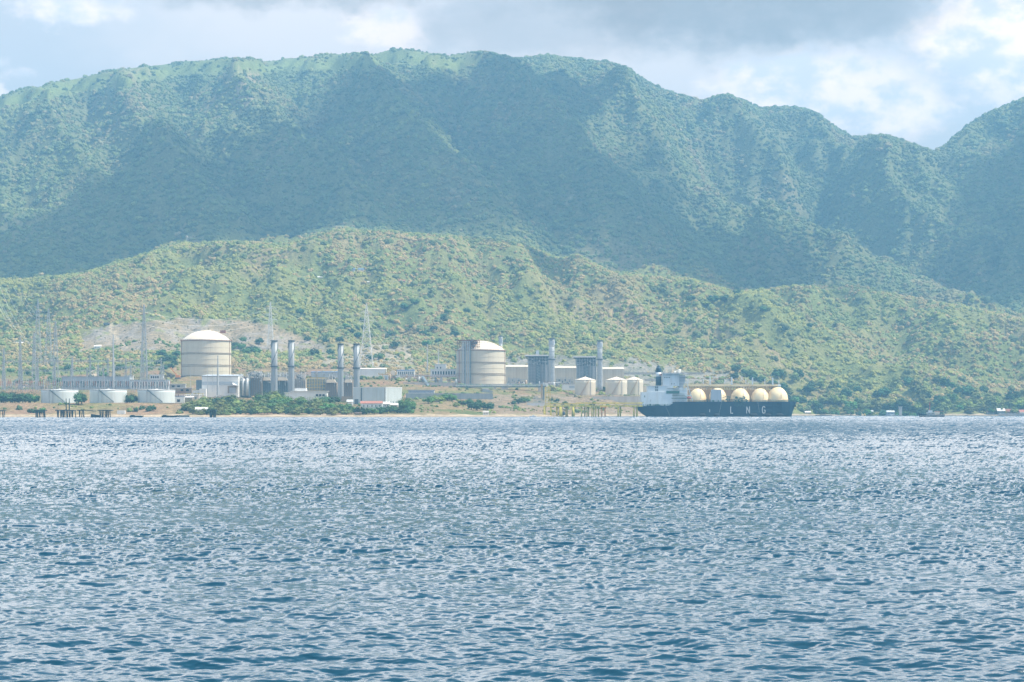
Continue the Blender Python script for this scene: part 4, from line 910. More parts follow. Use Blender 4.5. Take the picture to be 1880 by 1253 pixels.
for k in range(22): p = r_.uniform(450, 640); q = r_.uniform(684, 691); rk.pb(p, p+r_.uniform(1.5, 5), q, q+r_.uniform(2, 5), 2282+r_.uniform(0, 8), 3)
rk.build('equipment', M('tan_panel'), t)
t = bld('long_shed', 'long blue-roofed shed on the terrace left of the third grey stack', 'building', 571, 620, 684, 690, 2380, 12, 'grey_panel', 'blue_roof', slope=1)
# scattered sheds, horizontal vessels and pipe frames that fill the plant
rs = random.Random(55)
CL = [(12, 440, 650, 2110, 2270, 'on the ground between the grey stacks and the terrace', 'clutter behind the grey stacks'), (12, 700, 838, 2300, 2430, 'on the terraces around the pipe bridge', 'clutter on the terraces by the pipe bridge'),
      (8, 932, 1056, 2345, 2410, 'at the foot of the cream halls', 'clutter at the foot of the cream halls'), (6, 316, 368, 1990, 2060, 'left of the white warehouse', 'clutter left of the white warehouse'), (7, 20, 290, 2220, 2340, 'on the slope behind the switchyard', 'clutter behind the switchyard')]
for n_, a, b_, Ya, Yb, where, grp in CL:
    for i in range(n_):
        px = a+(b_-a)*(i+rs.random())/n_; Y = rs.uniform(Ya, Yb); g = ground_at(px, Y)
        for kind in range(3):
            x = g.x+rs.uniform(-7, 7); y = Y+kind*6; z = g.z-.8; h = rs.uniform(2.5, 6); w = rs.uniform(2, 6)
            if kind == 0:
                m_ = rs.choice(['white_paint', 'tan_panel', 'grey_panel', 'pale_concrete', 'cream_steel']); t = thing('equipment_shed', {'white_paint': 'small white', 'tan_panel': 'small tan', 'grey_panel': 'small grey', 'pale_concrete': 'small pale', 'cream_steel': 'small cream'}[m_]+' flat-roofed shed '+where, 'shed', (x, y, z), grp+', '+m_.split('_')[0]+' sheds')
                MB().box(x-w/2, x+w/2, y, y+4, z, z+h).build('wall', M(m_), t); MB().box(x-w/2-.3, x+w/2+.3, y-.3, y+4.3, z+h+.01, z+h+.4).build('roof', M('white_paint'), t)
                MB().box(x-w*.2, x+w*.1, y-.08, y+.02, z+.9, z+h*.6).build('door', M('dark_panel'), t)
            elif kind == 1:
                t = thing('pressure_vessel', 'pale upright vessel '+where, 'vessel', (x, y, z), grp+', vessels'); r_ = rs.uniform(.7, 1.5)
                MB().lathe(x, y, [(r_, z), (r_, z+h*1.2), (r_*.7, z+h*1.2+r_*.5), (.1, z+h*1.2+r_*.8)], 12).build('vessel_body', M(rs.choice(['galvanised', 'white_paint', 'buff_paint'])), t, True); MB().bar((x+r_+.4, y, z), (x+r_+.4, y, z+h*1.5), .35).build('pipe', M('dark_steel'), t)
            else:
                t = thing('pipe_rack', 'open steel pipe rack '+where, 'pipe rack', (x, y, z), grp+', pipe racks'); b = MB()
                for dx in (-w, 0, w):
                    for dy in (0, 3): b.bar((x+dx, y+dy, z), (x+dx, y+dy, z+h*1.3), .4)
                for q in (.6, 1.0, 1.3): b.bar((x-w, y, z+h*q), (x+w, y, z+h*q), .4); b.bar((x-w, y+3, z+h*q), (x+w, y+3, z+h*q), .4)
                b.build('frame', M(rs.choice(['dark_steel', 'yellow_paint', 'rust', 'concrete'])), t); MB().bar((x-w*1.3, y+1.5, z+h*1.05), (x+w*1.3, y+1.5, z+h*1.05), .7, None, 8).build('pipe', M(rs.choice(['white_paint', 'galvanised', 'rust'])), t)
# white curved pavilion
t = bld('pavilion', 'low flat white pavilion with a curved end in front of the second grey stack', 'building', 535, 600, 719, 734, 1935, 14, 'white_paint', 'white_paint', over=1.2)
x = X_(536, 1935); MB().lathe(x, 1943, [(8, Z_(736, 1935)), (8, Z_(722, 1935)), (8.6, Z_(721.5, 1935)), (8.6, Z_(720.5, 1935))], 28).build('rounded_end', M('white_paint'), t)
windows(t, [582, 588, 594], 724, 728, 4.6, 1935); add(t, 'upper_block', 541, 562, 713, 718.6, 1938, 8, 'white_paint'); x = X_(560, 1940)
MB().lathe(x, 1941, [(2, Z_(719, 1940)), (2, Z_(716, 1940)), (.5, Z_(714, 1940))], 16).build('white_vessel', M('white_paint'), t)
t = bld('low_wall', 'tan blank wall between the third stack and the blue-grey warehouse', 'wall', 627, 650, 728, 736, 1940, 2, 'tan_panel')
# blue grey warehouse with two faces
Yw = 1900; A = P(648, 742, Yw+14); Bc = P(708, 742, Yw); Cc = P(738, 742, Yw+16); zt = Z_(712, Yw)
t = thing('warehouse', 'pale blue-grey warehouse seen on its corner, behind the red-roofed house', 'building', (Bc.x, Bc.y, Bc.z)); D = A+(Cc-Bc); zb_ = Bc.z-3
def quad_house(pts, z0, z1): n = len(pts); vs = [(p.x, p.y, z0) for p in pts]+[(p.x, p.y, z1) for p in pts]; return MB().add(vs, [tuple(range(n))[::-1], tuple(range(n, 2*n))]+[(k, (k+1) % n, n+(k+1) % n, n+k) for k in range(n)])
quad_house([A, Bc, Cc, D], zb_, zt).build('wall', M('tank_white'), t)
mid = (A+Cc)/2; ex = 1.012; quad_house([mid+(p-mid)*ex for p in (A, Bc, Cc, D)], zt+.01, zt+.6).build('roof', M('white_paint'), t)
b = MB()
for (p, q, n_) in ((A, Bc, 20), (Bc, Cc, 11)):
    nrm = Vector((q.y-p.y, -(q.x-p.x), 0)).normalized()
    for k in range(1, n_): c = p.lerp(q, k/n_)+nrm*.05; b.bar((c.x, c.y, zb_), (c.x, c.y, zt), .09)
b.build('cladding_joints', M('galvanised'), t)
def onface(p, q, u0, u1, z0, z1, m_, nm):
    nrm = Vector((q.y-p.y, -(q.x-p.x), 0)).normalized(); a, c = p.lerp(q, u0), p.lerp(q, u1); o_ = nrm*.15
    MB().add([(a.x, a.y, z0), (c.x, c.y, z0), (c.x, c.y, z1), (a.x, a.y, z1)]+[((v+o_).x, (v+o_).y, z) for v, z in ((a, z0), (c, z0), (c, z1), (a, z1))], [(4,5,6,7),(0,4,7,3),(1,2,6,5),(3,7,6,2),(0,1,5,4)]).build(nm, M(m_), t)
onface(A, Bc, .24, .28, zb_, zt, 'dark_panel', 'downpipe'); onface(A, Bc, .05, .17, zb_+3, Z_(733, Yw), 'dark_panel', 'door'); onface(A, Bc, .965, .99, zb_, zt, 'concrete', 'corner_post')
for k in range(5): onface(Bc, Cc, .1+.17*k, .16+.17*k, zb_+3.3, zb_+5.5, 'dark_panel', 'window')
# low houses on the shore
def gable(name, label, px0, px1, pe, pr, pb, Y, d, wallm, roofm, wins=(), group=None):
    x0, x1 = X_(px0, Y), X_(px1, Y); z0, ze, zr = Z_(pb, Y)-1.5, Z_(pe, Y), Z_(pr, Y); t = thing(name, label, 'house', ((x0+x1)/2, Y+d/2, z0), group)
    MB().box(x0+.4, x1-.4, Y+.4, Y+d-.4, z0, ze).build('wall', M(wallm), t)
    MB().add([(x0, Y-.3, ze), (x1, Y-.3, ze), (x1, Y+d/2, zr), (x0, Y+d/2, zr), (x1, Y+d+.3, ze), (x0, Y+d+.3, ze)], [(0,1,2,3), (3,2,4,5), (0,3,5), (1,4,2), (0,5,4,1)]).build('roof', M(roofm), t)
    for p in wins: add(t, 'window', p-.7, p+.7, pe+(pb-pe)*.3, pe+(pb-pe)*.7, Y+.33, .1, 'glass_dark')
    return t
gable('beach_house', 'low red-roofed house in front of the blue-grey warehouse', 661, 702, 741, 736.5, 750, 1835, 10, 'white_paint', 'red_roof', [668, 675, 683, 690, 697])
gable('beach_house', 'white gabled house right of the red-roofed house', 703, 716, 742, 738, 748, 1850, 9, 'white_paint', 'white_paint', [707, 711])
gable('beach_house', 'small white shack with a pale roof below the corner of the blue-grey warehouse', 717, 731, 744, 740.5, 749, 1856, 7, 'pale_concrete', 'white_paint', [721, 727])
gable('beach_house', 'green-roofed hut left of the red-roofed house', 636, 648, 738, 734, 742, 1880, 6, 'white_paint', 'tank_white')
gable('beach_house', 'white hut under a wide roof beside the left end of the beach thicket', 357, 381, 752, 748, 757, 1790, 8, 'white_paint', 'white_paint', [362, 368, 374])
gable('beach_house', 'little white hut on the shore below the bank, alone at its right end', 886, 898, 757.5, 754.5, 761, 1870, 5, 'white_paint', 'concrete', [890, 894])
gable('beach_shelter', 'brown thatched shelter on the sand below the blue-grey warehouse', 651, 664, 759, 757, 762, 1785, 4, 'tan_panel', 'bark')
# ---- terrace objects centre
t = bld('long_hangar', 'long white hangar with a yellow framed end behind the fourth grey stack', 'building', 660, 709, 678.5, 690, 2390, 16, 'white_paint', 'white_paint', slope=1.5)
x = X_(724, 2390); b = MB()
for p in np.linspace(708, 727, 9):
    for y in (2390, 2398): b.bar((X_(p, y), y, Z_(691, y)), (X_(p, y), y, Z_(676, y)), .4)
for q in (676, 680, 684, 688): b.bar((X_(708, 2390), 2390, Z_(q, 2390)), (X_(727, 2390), 2390, Z_(q, 2390)), .4); b.bar((X_(708, 2390), 2390, Z_(q, 2390)), (X_(727, 2398), 2398, Z_(q, 2398)), .3)
b.build('yellow_frame', M('yellow_paint'), t)
b = MB(); n_ = 20; xx, zz_ = X_(722, 2392), Z_(684.5, 2392); b.add([(xx+3*math.cos(2*math.pi*k/n_), y, zz_+3*math.sin(2*math.pi*k/n_)) for y in (2389, 2400) for k in range(n_)], [tuple(range(n_))[::-1], tuple(range(n_, 2*n_))]+[(k, (k+1) % n_, n_+(k+1) % n_, n_+k) for k in range(n_)])
b.build('round_vessel_end', M('dome_cream'), t)
t = bld('long_shed', 'white open shed with a blue roof right of the long white hangar', 'building', 729, 761, 681, 690, 2390, 12, 'white_paint', 'blue_roof', slope=1); windows(t, np.linspace(732, 758, 8), 683, 688, 1.8, 2390)
t = bld('block_house', 'square white block house above the pipe bridge', 'building', 798.5, 819, 669, 682, 2470, 12, 'white_paint', 'white_paint'); windows(t, [803, 809], 674, 677, 2, 2470)
t = bld('low_building', 'long low white building joining the block house and the large right tank', 'building', 790, 838, 678.5, 690, 2440, 10, 'white_paint', 'white_paint'); windows(t, np.linspace(795, 834, 9), 682, 688, 2.6, 2440)
t = thing('pipe_bridge', 'brown pipe bridge on square legs crossing the terraces left of the large right tank', 'pipe bridge', P(786, 712, 2330))
b = MB(); z = Z_(691.5, 2330); b.box(X_(735, 2330), X_(838, 2330), 2329, 2332, z-.4, z)
for k in range(30): x = X_(735+k*3.5, 2330); b.bar((x, 2329, z), (x, 2329, z+2), .2)
b.bar((X_(735, 2330), 2329, z+2), (X_(838, 2330), 2329, z+2), .25); b.build('deck', M('rust'), t); b = MB()
for q in (689.5, 690.5): b.bar((X_(735, 2330), 2330, Z_(q, 2330)), (X_(838, 2330), 2330, Z_(q, 2330)), .5)
b.build('pipes', M('galvanised'), t)
for p, w in ((800, 2.6), (810, 4.5)): add(t, 'leg', p-w/2, p+w/2, 692.5, 712, 2328, 3, 'dark_panel' if w < 3 else 'stack_steel')
t = bld('low_building', 'low dark-blue striped building on the bank right of the blue-grey warehouse', 'building', 750, 797, 717, 723, 2055, 9, 'white_paint', 'blue_roof', over=.6); add(t, 'blue_stripe', 750, 797, 719.2, 720.8, 2054.8, .2, 'blue_roof')
t = bld('retaining_wall', 'long grey wall under the striped building ending at the concrete ramp', 'wall', 745, 905, 722.5, 730, 2045, 2, 'stack_steel', None)
for i, (p0, p1, q, Yq) in enumerate([(560, 640, 700, 2300), (610, 760, 708, 2255), (740, 836, 702.5, 2270)]):
    bld('retaining_wall', ['low stone terrace wall behind the second and third grey stacks', 'stone terrace wall behind the blue-grey warehouse', 'stone terrace wall under the pipe bridge'][i], 'wall', p0, p1, q, q+5, Yq, 1.5, 'concrete', None)
t = thing('chute', 'dark stepped chute running down the terraces under the pipe bridge', 'chute', P(785, 712, 2290))
b = MB().bar(P(776, 693, 2300), P(787, 711, 2260), 3.0); b.build('channel', M('dark_panel'), t)
for s in (-1, 1): MB().bar(P(776+s*2.2, 693, 2300), P(787+s*2.2, 711, 2260), .5).build('side_wall', M('concrete'), t)
# trestle, ramps and piers
t = thing('trestle_bridge', 'dark pipe trestle on flared concrete piers below the large right tank', 'bridge', P(915, 740, 2270))
b = MB(); Yt = 2270; b.box(X_(832, Yt), X_(1002, Yt), Yt, Yt+6, Z_(711.5, Yt), Z_(709.5, Yt)); b.build('deck', M('dark_panel'), t); b = MB()
for k in range(60): x = X_(832+k*2.85, Yt); b.bar((x, Yt, Z_(709.5, Yt)), (x, Yt, Z_(705.5, Yt)), .22)
b.bar((X_(832, Yt), Yt, Z_(705.5, Yt)), (X_(1002, Yt), Yt, Z_(705.5, Yt)), .3); b.build('railing', M('galvanised'), t); b = MB()
for q in (707, 708.3): b.bar((X_(832, Yt), Yt+3, Z_(q, Yt)), (X_(1002, Yt), Yt+3, Z_(q, Yt)), .6)
b.build('pipes', M('tank_white'), t)
def pier(px0, px1, w0, w1, pt, pb): return MB().prism([(X_(px0, Yt), Z_(pt, Yt)), (X_(px1, Yt), Z_(pt, Yt)), (X_(px1-w0, Yt), Z_(pb, Yt)-2), (X_(px0+w0, Yt), Z_(pb, Yt)-2)], Yt+.5, Yt+5.5).build('pier', M('pale_concrete'), t)
pier(920, 933, 2.6, 0, 711.6, 738); pier(906, 911, .4, 0, 711.6, 738); pier(988, 996, 1, 0, 711.6, 734)
b = MB().prism([(X_(884, 2240), Z_(713, 2240)), (X_(897, 2240), Z_(713, 2240)), (X_(915, 2240), Z_(738, 2240)), (X_(905, 2240), Z_(738, 2240))], 2240, 2262); solo('concrete_ramp', b, M('pale_concrete'), 'sloping pale concrete ramp under the trestle, left of the flared pier', 'ramp')
b = MB().prism([(X_(930, 2235), Z_(728, 2235)), (X_(934, 2235), Z_(728, 2235)), (X_(948, 2235), Z_(741, 2235)), (X_(921, 2235), Z_(741, 2235))], 2238, 2255); solo('concrete_ramp', b, M('pale_concrete'), 'triangular concrete apron at the foot of the flared pier', 'ramp')
b = MB().prism([(X_(886, 2220), Z_(714, 2220)), (X_(905, 2220), Z_(718, 2220)), (X_(906, 2220), Z_(737, 2220)), (X_(884, 2220), Z_(731, 2220))], 2222, 2236); solo('culvert_block', b, M('stack_steel'), 'blue-grey block between the long grey wall and the concrete ramp', 'structure')
t = thing('lift_tower', 'tall rusty and blue tower post at the right end of the trestle', 'tower', P(997, 743, 2200))
add(t, 'rusty_column', 993, 996.2, 706, 744, 2200, 3, 'pipe_brown'); add(t, 'blue_column', 996.8, 999.5, 708, 744, 2199, 3, 'dark_panel'); add(t, 'head_beam', 991.5, 1001, 704.5, 706.2, 2199, 4, 'galvanised')
b = MB()
for k in range(16): p = 979+k*1.3; b.pb(p, p+.6, 729-2.5*math.sin(k*.5), 743, 2150, .5)
solo('steel_fence', b, M('stack_steel'), 'dark picket fence left of the tower post', 'fence')
t = bld('shore_tent', 'long white tent roof on the bank beyond the jetty start', 'building', 968, 1008, 740.5, 745, 2110, 6, 'white_paint', 'white_paint')
# ---- cream halls and boiler houses
for i, (a, b_, q, Yh) in enumerate([(927.5, 969, 674.5, 2540), (1018, 1060, 676.5, 2540), (1105, 1146, 678.5, 2540)]):
    t = bld('turbine_hall', ['long cream hall right behind the large right tank', 'long cream hall between the two boiler houses', 'long cream hall behind the pair of cone-roofed tanks'][i], 'building', a, b_, q, 707, Yh, 26, 'cream_steel', 'cream_steel', 'cream turbine halls', slope=3, ribs=8)
    for k in range(5): add(t, 'roof_vent', a+4+k*7, a+6+k*7, q-1.2, q, Yh+6, 3, 'dome_cream')
for i, (a, b_, q) in enumerate([(967, 1010, 652.5), (1056, 1097, 655)]):
    Yb = 2460; t = thing('boiler_house', ['grey boiler house with an overhanging pale roof behind the tower post', 'grey boiler house with an overhanging pale roof behind the lone cream tank'][i], 'building', P((a+b_)/2, 709, Yb), 'grey boiler houses')
    add(t, 'casing', a+3, b_-2, q+17, 713, Yb+2, 24, 'stack_steel'); add(t, 'upper_plant', a+2, b_-2, q+4, q+17.2, Yb+5, 18, 'dark_panel'); add(t, 'roof', a-4, b_-3, q-.8, q+1.6, Yb-1, 30, 'white_paint'); add(t, 'roof_beam', a-2, b_-3, q+1.7, q+3.4, Yb, 26, 'dark_steel')
    if i == 0: add(t, 'roof_unit', 984, 989.5, q-9, q-1, Yb+8, 6, 'grey_panel')
    bb = MB()
    for k in range(8): p = a+3+k*(b_-a-6)/7; bb.pb(p-.45, p+.45, q+3, 713, Yb, 1)
    bb.build('column', M('galvanised'), t); bb = MB()
    for k in range(9): bb.pb(a+2.5, b_-2.5, q+6+k*5.6, q+6.6+k*5.6, Yb+.6, .6)
    bb.build('floor_beam', M('galvanised'), t); bb = MB(); r_ = random.Random(i)
    for k in range(26): p = r_.uniform(a+3, b_-7); z_ = q+5+r_.random()*11; bb.pb(p, p+r_.uniform(1, 4), z_, z_+r_.uniform(.6, 2.5), Yb+1+r_.random()*3, 1.5)
    bb.build('drums_and_pipes', M('tank_white'), t)
    add(t, 'pale_lift_shaft', b_-9, b_-4.5, q+18, 712, Yb-.5, 2, 'galvanised'); add(t, 'stair_tower', (a+b_)/2-4, (a+b_)/2+3, q+18, 712, Yb-.2, 1.5, 'dark_panel')
    bb = MB()
    for k in range(14): s_ = -1 if k % 2 else 1; c_ = (a+b_)/2-.5; bb.bar(P(c_-s_*3, q+20+k*2.7, Yb-.6), P(c_+s_*3, q+22.7+k*2.7, Yb-.6), .35)
    bb.build('stair_flights', M('galvanised'), t)
for i, (a, b_) in enumerate([(931, 966), (1020, 1056)]):
    t = thing('equipment_yard', ['tangle of pipes and vessels before the cream hall at the large right tank', 'tangle of pipes and vessels before the middle cream hall'][i], 'machinery', P((a+b_)/2, 709, 2420), 'pipe tangles before the cream halls'); r_ = random.Random(20+i); bb = MB()
    for k in range(60): p = r_.uniform(a, b_); y = 2420+r_.uniform(0, 30); bb.bar((X_(p, y), y, Z_(711, y)), (X_(p, y), y, Z_(r_.uniform(692, 706), y)), r_.uniform(.25, .8))
    for k in range(14): q = r_.uniform(694, 708); p = r_.uniform(a, b_-10); bb.bar(P(p, q, 2425), P(p+r_.uniform(5, 16), q, 2425), .45)
    bb.build('pipework', M('galvanised'), t); bb = MB()
    for k in range(16): p = r_.uniform(a, b_-3); q = r_.uniform(696, 707); bb.pb(p, p+r_.uniform(1, 3), q, q+r_.uniform(1.5, 4), 2421+r_.uniform(0, 9), 2)
    bb.build('cabinets', M('dark_panel'), t)
t = bld('pump_house', 'low white pump house left of the lone cream tank', 'building', 1032, 1056, 707, 713.5, 2330, 8, 'white_paint', 'white_paint'); add(t, 'open_bay', 1045, 1055, 709, 713, 2329.8, .3, 'grey_panel')
t = bld('tank_bund', 'pale concrete wall below the cream cone-roofed tanks', 'wall', 1088, 1184, 728, 741, 2225, 3, 'pale_concrete', None)
b = MB()
for k in range(33): p = 1050+k*4.1; x = X_(p, 2224); b.bar((x, 2224, Z_(727.5, 2224)), (x, 2224, Z_(725, 2224)), .18)
b.bar((X_(1050, 2224), 2224, Z_(725, 2224)), (X_(1184, 2224), 2224, Z_(725, 2224)), .2); solo('railing', b, M('stack_steel'), 'thin railing along the foot of the cream cone-roofed tanks', 'railing')
t = bld('roadside_barrier', 'long pale road parapet on the cut slope above the ship bridge', 'wall', 1140, 1290, 684, 685.4, 2660, 1, 'concrete', None)
t = bld('roadside_barrier', 'lower pale road parapet ending behind the ship funnel', 'wall', 1183, 1235, 696, 697.3, 2600, 1, 'concrete', None)
t = bld('low_building', 'low cream building just behind the ship stern house', 'building', 1182, 1200, 709, 716, 2320, 9, 'dome_cream', 'white_paint')
# ---- jetty
t = thing('jetty', 'yellow-green pipe jetty on piles running out to the ship', 'jetty', P(1085, 765.3, 1960)); Yj = 1960
for a, b_, q0, q1, y_, d_ in ((998.5, 1180, 744.5, 747.2, Yj, 6), (1001, 1060, 741.5, 743, Yj+1, 4), (1036, 1180, 740.8, 742.2, Yj+2, 1.2), (1058, 1182, 738.9, 739.8, Yj+3, 1)):
    add(t, 'deck' if d_ == 6 else 'pipe_run', a, b_, q0, q1, y_, d_, 'jetty_paint')
b = MB()
for k in range(46): p = 1000+k*3.95; b.bar((X_(p, Yj), Yj+.2, Z_(744.5, Yj)), (X_(p, Yj), Yj+.2, Z_(741, Yj)), .2)
b.bar((X_(1000, Yj), Yj+.2, Z_(741.3, Yj)), (X_(1180, Yj), Yj+.2, Z_(741.3, Yj)), .22); b.build('railing', M('yellow_paint'), t)
for p, w, mm, yy in [(1000, 3.4, 'jetty_paint', 0), (1011.5, 2.4, 'jetty_paint', 0), (1022.5, 2.2, 'jetty_paint', 2), (1029.5, 4.2, 'jetty_paint', 0), (1040.5, 3.2, 'yellow_paint', 3), (1052.5, 4, 'jetty_paint', 0), (1068, 1.6, 'jetty_paint', 0), (1074, 1.6, 'jetty_paint', 3), (1078, 1.4, 'jetty_paint', 1), (1081, 1.4, 'jetty_paint', 4), (1087, 1.6, 'jetty_paint', 0), (1090.5, 1.4, 'jetty_paint', 4), (1094, 1.4, 'jetty_paint', 1), (1099, 1.8, 'jetty_paint', 3), (1105, 1.5, 'orange_paint', 0), (1111, 1.5, 'orange_paint', 0), (1135, 2, 'jetty_paint', 0), (1139.5, 2, 'jetty_paint', 3), (1164, 2, 'jetty_paint', 0), (1170, 2, 'jetty_paint', 3)]:
    x = X_(p, Yj); r_ = w*.74*Yj/F; MB().lathe(x, Yj+1.5+yy, [(r_, -2), (r_, Z_(747.25, Yj))], 12).build('pile', M(mm), t, True)
add(t, 'pile_cap', 1102, 1114, 747.3, 748.6, Yj-.4, 4, 'orange_paint')
for p in (1019, 1049, 1090): add(t, 'bracket', p-1.8, p+1.8, 743, 744.4, Yj-.4, 2, 'dark_steel')
b = MB()
for p in (1001.5, 1007.5, 1010): b.bar((X_(p, Yj), Yj+2, Z_(744.5, Yj)), (X_(p, Yj), Yj+2, Z_(711, Yj)), .6)
for q in (711, 721, 731): b.bar((X_(1001.5, Yj), Yj+2, Z_(q, Yj)), (X_(1010, Yj), Yj+2, Z_(q, Yj)), .4)
b.build('gangway_tower', M('yellow_paint'), t)
for (p, c, mm) in ((1026, 'dark bell-shaped marker standing in the water under the jetty, the smaller one', 'red_paint'), (1035, 'dark bell-shaped marker standing in the water under the jetty, the larger one', 'red_paint')):
    r_ = .7 if p < 1030 else 1.5; T = thing('marker_buoy', c, 'buoy', (X_(p, 1975), 1975, 0), 'two buoys under the jetty')
    MB().lathe(X_(p, 1975), 1975, [(r_, 1.7), (r_, 3.4), (r_*.4, 5.4)], 12).build('cone_top', M('wet_piles'), T); MB().lathe(X_(p, 1975), 1975, [(r_, -.6), (r_, 1.69)], 12).build('float', M('white_paint'), T)
# ---- ruined pile piers
def ruin(px0, px1, pd, label, piles, Y=1640, extra=()):
    t = thing('pile_pier', label, 'pier', (X_((px0+px1)/2, Y), Y+3, 0), 'ruined dark pile piers off the left beach'); s = Y/F; zd = Z_(pd, Y)
    MB().box(X_(px0, Y), X_(px1, Y), Y, Y+7, zd-.75, zd).build('deck', M('wet_piles'), t)
    r_ = random.Random(int(px0)+9)
    for p in piles: l = r_.uniform(-.7, .7); y = Y+.5+r_.random()*5; MB().bar((X_(p, Y)+l, y, -2), (X_(p, Y), y, zd-.75), r_.uniform(.5, .8), None, 7).build('pile', M('wet_piles'), t)
    for e in extra: MB().bar(*e[:3]).build(e[3], M('wet_piles'), t)
    return t
ruin(-10, 8, 753.2, 'ruined dark pile pier cut by the left edge', [-6, -2, 2.2, 5.5])
ruin(62, 83.5, 753.2, 'square ruined pile pier below the leftmost squat tank', [64, 65.5, 67, 68.5, 70, 72, 74, 77, 79, 81])
t = ruin(101, 136.5, 752.8, 'widest ruined pile pier, carrying two thin posts', [104, 106, 111, 112.5, 114, 115.5, 118, 120, 122, 124, 128, 130, 133, 135.5])
for p in (121.5, 127.3): MB().bar((X_(p, 1643), 1643, Z_(753, 1640)), (X_(p, 1643), 1643, Z_(732, 1640)), .75, .4, 6).build('post', M('wet_piles'), t)
ruin(141, 154, 752.8, 'narrow ruined pile pier with splayed legs and a broken plank', [143, 145.5, 149, 151, 153])
ruin(179, 205, 752.8, 'ruined pile pier at the right end of the left row', [181, 183, 185, 187, 189, 192, 195, 198, 201])
solo('plank', MB().bar((X_(153.5, 1643), 1643, Z_(753.3, 1640)), (X_(176, 1643), 1643, Z_(755.2, 1640)), .7), M('wet_piles'), 'broken plank spanning from the narrow pier', 'plank')
b = MB().prism([(X_(166, 1645), -1), (X_(184, 1645), -1), (X_(184, 1645), Z_(763, 1640)), (X_(176, 1645), Z_(762, 1640)), (X_(167, 1645), Z_(760.5, 1640))], 1645, 1649); solo('rubble_block', b, M('wet_piles'), 'dark rubble block at the foot of the right pier of the left row', 'rubble')
ruin(382, 396, 752.6, 'lone ruined pile pier off the beach thicket', [384, 386.5, 389, 391, 393.5, 395], 1660)
for a, b_, l in ((237, 262, 'dark flat raft moored below the rightmost squat tank'), (296, 325, 'dark flat raft moored left of the white hut')):
    b = MB().prism([(X_(a, 1690), -.4), (X_(b_-6, 1690), -.4), (X_(b_, 1690), 1.5), (X_(a+1, 1690), 1.6)], 1690, 1698); b.box(X_(a+3, 1692), X_(a+9, 1692), 1692, 1695, 1.61, 2.1); solo('moored_raft', b, M('wet_piles'), l, 'raft', 'dark rafts at the left beach')
solo('sea_wall', MB().box(X_(322, 1712), X_(347, 1712), 1712, 1715, .2, 1.7), M('dark_panel'), 'thin dark low wall on the sand left of the white hut', 'wall')
solo('container', MB().box(X_(215, 1775), X_(229, 1775), 1775, 1779, 2.4, 6.0), M('white_paint'), 'pale overturned container on the beach below the squat tanks', 'container')
